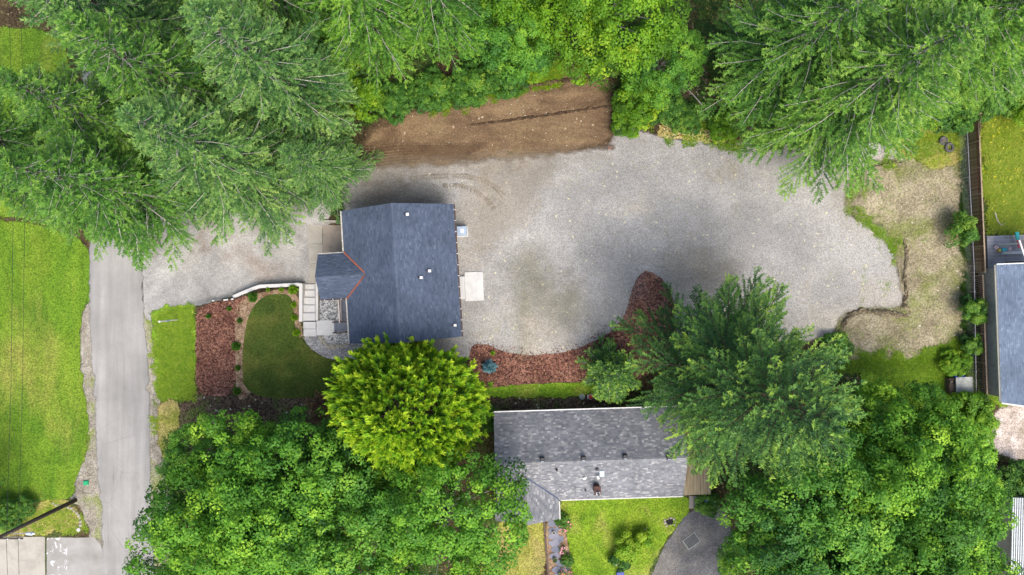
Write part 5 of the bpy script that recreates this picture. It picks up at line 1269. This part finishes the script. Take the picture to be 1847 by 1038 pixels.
weeds('meadow_weeds', [(1768, 160), (1905, 155), (1905, 420), (1780, 424)], 500, .45, M_grd, 'darker weed clumps among the meadow grass', 97, 9, .3, tint=(.6, .2), w=.05, clumpy=.5)
M_ylw = shinglemat('yellow_petal', [(0, (.55, .45, .02)), (1, (.75, .65, .05))])
o = chips('meadow_flowers', [(1775, 200), (1900, 200), (1900, 415), (1785, 415)], 420, .07, M_ylw, 'yellow flower heads dotted through the meadow', 98, .8, 'flowers', clumpy=.52); o.location.z = .4

weeds('pad_edge_weeds', [(1500, 610), (1530, 640), (1640, 640), (1745, 615), (1750, 665), (1640, 668), (1520, 668)], 1500, .35, M_gr, 'tall weeds along the lower edge of the clay pad', 101, 9, .25, tint=(.4, .2), w=.04, clumpy=.4)
weeds('pad_edge_weeds', [(1560, 285), (1650, 245), (1740, 225), (1742, 262), (1660, 290), (1600, 305)], 800, .3, M_gr, 'weeds between the conifers and the top of the clay pad', 102, 8, .22, tint=(.55, .2), clumpy=.42)
weeds('bank_edge_weeds', [(690, 215), (780, 178), (900, 150), (1010, 118), (1070, 108), (1080, 150), (960, 172), (860, 195), (760, 220)], 1500, .4, M_gr, 'green weeds creeping down over the dirt bank', 103, 9, .25, tint=(.45, .2), w=.04, clumpy=.46)
weeds('yard_edge_weeds', [(1110, 195), (1200, 225), (1330, 240), (1560, 225), (1640, 235), (1630, 262), (1480, 262), (1320, 275), (1180, 258), (1112, 235)], 1500, .3, M_gr, 'weeds along the upper edge of the gravel yard', 104, 9, .25, tint=(.42, .2), w=.04, clumpy=.48)
chips('wood_litter', [(1190, 222), (1300, 235), (1310, 262), (1240, 258), (1185, 245)], 900, .22, M_lf, 'pile of dry brown brush and leaves at the yard edge', 105, .2)
chips('bark_chips', [(840, 615), (880, 612), (960, 632), (1050, 615), (1130, 560), (1150, 490), (1175, 480), (1150, 560), (1060, 635), (950, 650), (880, 635), (850, 645)], 700, .13, M_chip, 'stray bark chips spilled over the gravel edge of the bed', 106, .25)
# ------------------------------------------------------------------ small things
# utility pole with lamp and wires
pb = on(125, 908)
UPO = empty('utility_pole', pb, 0, 'tall dark wooden utility pole with a street light arm', 'utility pole')
M_pole = barkmat('pole_wood', (.045, .036, .03), (.10, .082, .068))
m = MB(); m.tube([(0, 0, -.3), (0, 0, 5), (0, 0, 10.6)], [.19, .165, .13], 12); m.build('post', M_pole, UPO, smooth=True)
m = MB(); m.box((.55, 0, 9.6), (2.9, .11, .13)); m.build('crossarm', M_pole, UPO)
for x in (-.75, .9, 1.8):
    m = MB(); m.lathe((x, 0, 9.66), [(.03, 0), (.06, .05), (.04, .09), (.06, .13), (.03, .18)], 10); m.build('insulator', M_white, UPO)
m = MB(); m.tube([(.05, 0, 8.3), (.5, .0, 8.55), (1.6, .02, 8.6)], .035, 6); m.build('lamp_arm', M_metal, UPO)
m = MB(); m.tube([(1.5, .02, 8.6), (1.7, .02, 8.62), (2.0, .02, 8.62), (2.25, .02, 8.6)], [.05, .13, .14, .06], 10); lh = m.build('lamp_head', plain('lamp_pale', (.62, .66, .72), .35, var=.06), UPO, smooth=True)
m = MB(); m.lathe((1.95, .02, 8.44), [(.05, 0), (.11, .03), (.12, .08)], 12); m.build('lamp_lens', M_glass, lh)
m = MB(); m.lathe((2.05, .02, 8.75), [(.05, 0), (.05, .05), (.02, .07)], 8); m.build('photocell', M_bluegrey, lh)
for x, lab in ((.9, 'thin overhead wire nearest the left edge'), (1.8, 'thin overhead wire over the bright lawn')):
    pts = [(pb.x + x - .03 * i * 0, pb.y + (i - 6) * 12.0, pb.z + 9.84 - (0 if i == 6 else .7 * math.sin(math.pi * (((i - 6) * 12.0) % 48) / 48))) for i in range(0, 13)]
    m = MB(); m.tube(pts, .014, 5); o = m.build('power_line', M_black); tag(o, lab, 'wire', 'overhead power lines')
# white marker post on the verge
MP = empty('marker_post', on(312, 578), 0, 'white post with a blue grey band on the green verge', 'post')
m = MB(); m.box((0, 0, 1.5), (.11, .11, 3.3), bev=.012); m.build('shaft', M_white, MP)
m = MB(); m.box((0, 0, 1.75), (.13, .16, .55), bev=.01); m.build('band', M_bluegrey, MP)
m = MB(); m.lathe((0, 0, 3.15), [(.09, 0), (.1, .04), (.02, .14)], 8); m.build('cap', M_white, MP)
# green box in its gravel ring
zone('gravel_ring', [(128, 862), (145, 856), (162, 866), (166, 885), (150, 898), (132, 894), (124, 880)], M_shoulder, 5, 'round gravel patch about the green utility lid', 'gravel', .1, .15)
GB = empty('utility_box', on(145, 876), .1, 'small green utility lid on a gravel patch by the road', 'utility lid')
M_green = plain('green_plastic', (.02, .34, .14), .45, var=.1)
m = MB(); m.box((0, 0, .06), (.46, .40, .2), bev=.03); m.build('box', M_green, GB)
m = MB(); m.box((0, 0, .175), (.38, .32, .03), bev=.01); m.build('cover', M_green, GB)
# stones bordering the corner
SB = empty('stone_border', on(118, 930), 0, 'curved row of pale stones around the grass corner by the pole', 'stone border')
for i, (px, py) in enumerate([(84, 914), (90, 917), (97, 919), (104, 919), (111, 921), (117, 923), (122, 927), (127, 931), (131, 936), (133, 941), (134, 947), (134, 953), (133, 959)]): rock(px, py, .36 + .12 * (i % 3), SB)
o = MB(); c = on(131, 962, .06); o.box(c, (.32, .3, .1), .7, .02); o = o.build('paver_stone', M_conc); tag(o, 'single pale square paver tilted at the end of the stone row', 'paver')
# joints of the corner slab
# tyres
def tyre(px, py, r, label, tilt, rim):
    e = empty('tyre', on(px, py, .02), 0, label, 'tyre', 'discarded tyres'); e.rotation_euler = (tilt, .05, .3)
    m = MB(); m.lathe((0, 0, 0), [(r * .58, .02), (r * .9, .0), (r, .07), (r, .17), (r * .9, .24), (r * .58, .22), (r * .52, .2), (r * .52, .04)], 28); m.f.pop(); m.f.pop()
    m.build('tread', plain('tyre_rubber', (.10, .095, .095), .85, var=.3, scale=4), e, smooth=False)
    if rim:
        m = MB(); m.lathe((0, 0, .05), [(r * .5, 0), (r * .5, .12), (r * .3, .10), (r * .12, .14), (r * .1, .16)], 20); m.build('rim', plain('rim_rust', (.16, .13, .13), .6, metal=.4), e)
tyre(1698, 255.5, .40, 'dark tyre with its rim lying by the fence corner', .04, True)
tyre(1707.5, 268, .44, 'paler empty tyre lying beside the rimmed one', -.04, False)
# survey stake at the bank
e = empty('survey_stake', on(1097, 272), 0, 'short stake with a red top at the gravel edge', 'stake')
m = MB(); m.box((0, 0, .4), (.06, .06, .9)); m.build('shaft', M_white, e)
m = MB(); m.box((0, 0, .87), (.1, .08, .16), bev=.01); m.build('flag_top', plain('stake_red', (.7, .08, .06), .5), e)
# lids behind the older house
for (px, py, c, lab, nm) in ((1050, 716, (.30, .34, .28), 'round grey green septic lid behind the older house', 'septic_lid'), (1065.5, 716, (.62, .05, .05), 'red capped pipe stub behind the older house', 'pipe_stub')):
    e = empty(nm, on(px, py), 0, lab, 'lid'); mt = plain(nm + '_paint', c, .5, var=.1)
    m = MB(); m.lathe((0, 0, 0), [(.2, -.05), (.2, .12), (.17, .15), (.05, .16)], 18); m.build('cover', mt, e)
    m = MB(); m.lathe((0, 0, -.05), [(.25, 0), (.25, .09), (.21, .1)], 18); m.build('collar', M_metal, e)
e = MB(); c = on(1060, 716, .1); e.box(c, (.06, .36, .3)); o = e.build('wood_peg', M_white); tag(o, 'thin pale peg between the septic lid and the red stub', 'peg')
# grey storage box in the corner
SBX = empty('storage_box', on(1722, 692), math.radians(2), 'grey topped storage box with a blue tarp corner', 'storage box')
m = MB(); m.box((.25, 0, .45), (1.4, 1.25, .9), bev=.03); m.build('case', plain('box_grey_wood', (.20, .20, .18), .8), SBX)
m = MB(); m.box((.27, .02, .93), (1.52, 1.36, .06), bev=.02); m.build('lid', plain('lid_grey', (.36, .37, .34), .7, var=.25, scale=1.5), SBX)
m = MB(); m.box((-.72, -.1, .35), (.42, 1.35, .7), bev=.03); m.build('side_bin', plain('bin_brown', (.12, .085, .06), .85), SBX)
m = MB(); m.lathe((-.72, .25, .62), [(.22, 0), (.22, .16), (.17, .17), (.16, .05)], 16); m.build('bin_hole', M_black, SBX)
m = MB(); m.add([(-.45, .6, .99), (.3, .62, .98), (.5, .95, .7), (.1, 1.2, .35), (-.5, 1.05, .4), (-.62, .8, .8)], [[0, 1, 2, 3, 4, 5]]); m.build('tarp', plain('tarp_blue', (.01, .05, .42), .4, var=.2), SBX)
# older house front: stone walk
SWK = empty('stone_walk', on(1003, 985), 0, 'walk of irregular blue grey flagstones by the older house', 'stone walk')
M_slate = [plain('slate_a', (.15, .16, .20), .8, var=.2), plain('slate_b', (.21, .21, .25), .8, var=.2)]
rn = random.Random(8); so = SWK.location
for i, (px, py, rx, ry) in enumerate([(996, 945, .5, .38), (1008, 950, .34, .3), (998, 957, .55, .3), (1000, 968, .62, .36), (1011, 972, .35, .34), (1000, 980, .6, .4), (1003, 992, .55, .36), (1001, 1003, .5, .36), (1012, 1015, .62, .4), (1020, 1026, .4, .4), (1006, 1028, .55, .35), (1009, 1038, .5, .3)]):
    x, y = P(px, py); n = 7; a0 = rn.random()
    pg = [(x - so.x + rx * rn.uniform(.75, 1.1) * math.cos(a0 + 6.283 * k / n), y - so.y + ry * rn.uniform(.75, 1.1) * math.sin(a0 + 6.283 * k / n)) for k in range(n)]
    z = hz(px, py) - so.z; m = MB(); m.prism(pg, z - .03, z + .045); m.build('flagstone', M_slate[i % 2], SWK)
BE = empty('bed_edging', on(985, 985), 0, 'dark timber edging between the dry lawn and the stone walk', 'edging'); so = BE.location
for (a, b) in (((981, 935), (983, 965)), ((983, 966), (986, 1000)), ((986, 1001), (990, 1045))):
    A = on(*a); B = on(*b); m = MB(); d = (B - A).normalized(); n_ = Vector((-d.y, d.x, 0)) * .09
    q = [A + n_ - so, B + n_ - so, B - n_ - so, A - n_ - so]; u_ = Vector((0, 0, .16))
    m.add([p + u_ for p in q] + [p - u_ for p in q], [[3, 2, 1, 0], [0, 1, 5, 4], [1, 2, 6, 5], [2, 3, 7, 6], [3, 0, 4, 7]]); m.build('timber', M_brownw, BE)
def pot(px, py, r, c, label, inner=(.04, .06, .02)):
    e = empty('plant_pot', on(px, py), 0, label, 'pot')
    m = MB(); m.lathe((0, 0, 0), [(r * .75, 0), (r, .28), (r * .86, .28), (r * .8, .2), (r * .1, .2)], 18); m.build('bowl', plain('pot_paint', c, .7), e)
    m = MB(); m.lathe((0, 0, .17), [(r * .82, 0), (r * .8, .05), (r * .2, .07)], 14); m.build('soil', plain('pot_soil', inner, .95), e)
pot(998.5, 960, .13, (.62, .60, .55), 'small pale pot standing on the flagstones')
pot(1000.5, 1009, .22, (.10, .14, .06), 'dark green planter ring beside the flagstones')
pot(1016, 988, .18, (.08, .07, .06), 'dark pot among the flowers by the walk')
# flowers
def flowers(px, py, r, n, c, label, seed):
    rg = np.random.default_rng(seed); b = on(px, py)
    e = empty('flower_plant', b, 0, label, 'flowers')
    a = rg.random(n) * 6.28; q = r * np.sqrt(rg.random(n)); C = np.stack([q * np.cos(a), q * np.sin(a), rg.uniform(.3, .65, n)], -1)
    V, F = leaf_quads(C, nrm(rg.normal(0, .4, (n, 3)) + UP), np.full(n, .13), rg, 1.0); mesh_np('blossoms', V, F, plain('petal_%d' % seed, c, .6), e)
    k = n * 4; a = rg.random(k) * 6.28; q = r * 1.1 * np.sqrt(rg.random(k)); C = np.stack([q * np.cos(a), q * np.sin(a), rg.uniform(.05, .5, k)], -1)
    V, F = leaf_quads(C, nrm(rg.normal(0, .5, (k, 3)) + UP), np.full(k, .12), rg); mesh_np('foliage', V, F, M_shrub, e, face_attr={'tint': rg.random(k) * .7})
flowers(1018, 946, .6, 40, (.75, .28, .30), 'pink flowering plant at the front step of the older house', 1)
flowers(1014, 990, .35, 16, (.70, .30, .35), 'pink flowers halfway along the stone walk', 2)
flowers(1021, 1030, .6, 30, (.5, .16, .14), 'dark red flowering plant low on the stone walk', 3)
flowers(1012, 1036, .3, 18, (.7, .62, .05), 'yellow flowers at the bottom of the stone walk', 4)
# chair frame, ornament, pit, blue tub, hatch
e = empty('chair_frame', on(1163, 957), math.radians(28), 'white metal chair frame beside the bright bush', 'chair')
m = MB(); m.tube([(-.3, -.2, .45), (.3, -.2, .45), (.33, 0, .46), (.3, .22, .45), (-.3, .22, .45), (-.33, 0, .46), (-.3, -.2, .45)], .03, 6); m.build('seat_frame', M_white, e)
m = MB(); m.box((0, 0, .42), (.52, .36, .02)); m.build('seat', plain('seat_mesh', (.05, .07, .05), .8), e)
for x in (-.28, .28):
    for y in (-.18, .2):
        m = MB(); m.tube([(x, y, .0), (x, y, .44)], .022, 6); m.build('leg', M_white, e)
e = empty('garden_ornament', on(1108, 1012), .3, 'pale stone garden figure beside the dark shrub', 'ornament')
m = MB(); m.lathe((0, 0, 0), [(.24, 0), (.22, .1), (.12, .18), (.17, .36), (.2, .5), (.12, .62), (.06, .66)], 14); m.build('figure', plain('stone_pale', (.42, .40, .36), .9, var=.3), e, smooth=True)
m = MB(); m.lathe((0, 0, .64), [(.05, 0), (.12, .08), (.13, .16), (.06, .25)], 12); m.build('head_piece', plain('stone_light', (.5, .48, .44), .9), e, smooth=True)
e = empty('fire_pit', on(1208, 941), 0, 'charred round fire pit ringed by stones on the lawn', 'fire pit')
m = MB(); m.lathe((0, 0, -.02), [(.36, 0), (.30, .06), (.1, .05)], 11); m.build('ash_bed', plain('ash_black', (.018, .016, .015), .95), e)
for k in range(9): 
    a = k * .7; q_ = rr.uniform(.75, 1.25); o = rock(1208 + 9 * q_ * math.cos(a), 941 + 7 * q_ * math.sin(a), rr.uniform(.25, .5), e)
e = empty('garden_tub', on(1118, 1034), .1, 'dark blue tub at the bottom edge of the lawn', 'tub')
m = MB(); m.box((0, -.1, .22), (.62, .7, .44), bev=.06); m.build('body', plain('tub_blue', (.012, .035, .22), .4), e)
m = MB(); m.box((0, -.1, .46), (.66, .74, .05), bev=.02); m.build('rim', plain('tub_rim_blue', (.02, .05, .3), .4), e)
e = empty('ground_hatch', on(1247, 976), math.radians(36), 'pale outlined square hatch set in the dark drive', 'hatch')
for (c, d) in (((0, .48, .045), (1.3, .05, .03)), ((0, -.48, .045), (1.3, .05, .03)), ((.64, 0, .045), (.05, .92, .03)), ((-.64, 0, .045), (.05, .92, .03))):
    m = MB(); m.box(c, d); m.build('frame_bar', plain('hatch_frame', (.26, .28, .27), .7), e)
m = MB(); m.box((-.31, 0, .035), (.6, .9, .03)); m.box((.31, 0, .035), (.6, .9, .03)); m.build('cover', plain('hatch_cover', (.075, .08, .082), .8, var=.2), e)
# right edge: grey rail and white slatted roof
GR = empty('timber_rail', on(1808, 842), math.radians(-2), 'weathered grey timber wall rail near the right edge', 'rail')
for i in range(3):
    m = MB(); m.box((1.0, -.02 - .03 * i, .95 - .3 * i), (4.4, .16, .2), bev=.01); m.build('beam', M_fd[1], GR)
for x in (-1.0, 3):
    m = MB(); m.box((x, .1, .4), (.14, .14, 1.1)); m.build('post', M_fd[0], GR)
PG = empty('slatted_roof', (*P(1826, 898, 2.4), 0), math.radians(-1.5), 'pale ribbed metal shed roof at the lower right edge', 'shed')
M_rib = plain('ribbed_metal', (.42, .45, .46), .45, metal=.3); M_ribd = plain('ribbed_metal_dark', (.20, .22, .22), .5, metal=.3)
m = MB(); m.box((2.5, -3.7, 2.36), (5, 7.4, .04)); rf = m.build('roof_sheet', M_ribd, PG)
src = None
for i in range(26):
    p = (.08 + i * .19, -3.7, 2.41)
    if src is None: m = MB(); m.box((0, 0, 0), (.09, 7.4, .05)); src = m.build('rib', M_rib, rf); src.location = p
    else: inst(src, rf, p)
m = MB(); m.box((2.5, -3.7, 1.1), (4.8, 7.2, 2.4)); m.build('wall', M_siding2, PG)
# fallen sticks near the clearing and by the meadow
M_stick = barkmat('stick_bleached', (.34, .30, .25), (.55, .51, .45))
def stick(pts, r, label, h=.25):
    m = MB(); m.tube([on(a, b, h) for a, b in pts[0]], [r * (1 - .6 * i / max(1, len(pts[0]) - 1)) for i in range(len(pts[0]))], 6)
    for br in pts[1:]: m.tube([on(a, b, h + .05) for a, b in br], [r * .6, r * .3][:len(br)] if len(br) == 2 else r * .4, 5)
    o = m.build('fallen_branch', M_stick); tag(o, label, 'branch')
stick([[(1262, 196), (1245, 178), (1232, 166), (1226, 152)], [(1232, 166), (1238, 155)]], .05, 'bare forked branch lying in the dark clearing', .5)
stick([[(1236, 235), (1244, 222), (1266, 195)], [(1244, 222), (1252, 228)]], .07, 'pale leaning stick above the gravel edge', .4)
stick([[(1232, 236), (1262, 235)]], .06, 'short pale log on the gravel edge')
stick([[(1789, 385), (1792, 398), (1800, 408), (1806, 404)]], .05, 'bent pale stick lying in the meadow grass', .45)
stick([[(1105, 175), (1108, 200), (1107, 222)]], .05, 'thin pale branch at the right end of the dirt bank', .2)
stick([[(1768, 188), (1790, 178), (1812, 177)]], .12, 'pale log showing between trees above the meadow', .5)
stick([[(20, 170), (34, 175), (45, 176)]], .12, 'pale branch on the lawn scrap at the top left', .4)
stick([[(386, 740), (393, 743), (395, 750)]], .05, 'curved white piece lying on the dark soil strip', .1)
# tyre tracks in the gravel: ridges of pressed earth
def track(arc, label, seed, w=.5):
    rn = random.Random(seed); m = MB()
    pts = [Vector((*P(*p), 0)) for p in arc]
    dense = []
    for a, b in zip(pts[:-1], pts[1:]):
        n = max(2, int((b - a).length / .14)); dense += [(a.lerp(b, i / n), (b - a).normalized()) for i in range(n)]
    for i, (p, d) in enumerate(dense):
        if rn.random() < .1: continue
        n = Vector((-d.y, d.x, 0)); z = float(Hgt(p.x, p.y)) + .03
        for s in (-1, 1):
            q = p + n * s * w * .25 + d * rn.uniform(-.02, .02); dd = (n * s + d * .55).normalized(); k = Vector((-dd.y, dd.x, 0))
            L, W = rn.uniform(.2, .27), rn.uniform(.025, .045)
            v = [q + dd * L / 2 + k * W, q - dd * L / 2 + k * W, q - dd * L / 2 - k * W, q + dd * L / 2 - k * W]
            b = len(m.v); m.v += [(a.x, a.y, z - .02) for a in v] + [((a.x * .6 + q.x * .4), (a.y * .6 + q.y * .4), z + .03) for a in v]
            m.f += [[b + 4, b + 5, b + 6, b + 7]] + [[b + j, b + (j + 1) % 4, b + 4 + (j + 1) % 4, b + 4 + j] for j in range(4)]
    o = m.build('tyre_track', M_trk); tag(o, label, 'tyre track', kind='stuff')
M_trk = plain('pressed_earth', (.22, .185, .13), .95, var=.4, scale=1.2)
arc = lambda cx, cy, r, a0, a1, n=14, e=1: [(cx + r * math.cos(math.radians(a0 + (a1 - a0) * i / n)), cy - e * r * math.sin(math.radians(a0 + (a1 - a0) * i / n))) for i in range(n + 1)]
track([(740, 323), (770, 319), (805, 318), (840, 318), (870, 325), (893, 338), (910, 356)], 'outer curved tyre track pressed into the gravel behind the house', 1)
track([(800, 335), (830, 335), (858, 345), (878, 360), (893, 380)], 'inner curved tyre track pressed into the gravel behind the house', 2, .4)
M_trk = plain('pressed_bank', (.12, .075, .042), .95, var=.3, scale=1.2)
for i in range(7):
    track([(655 + i * 3, 268 + i * 5), (720, 262 + i * 5), (800, 262 + i * 4), (880 - i * 6, 262 + i * 3)], ['highest', 'second', 'third', 'fourth', 'fifth', 'sixth', 'lowest'][i] + ' row of crawler cleat marks across the dirt bank', 10 + i, .5)
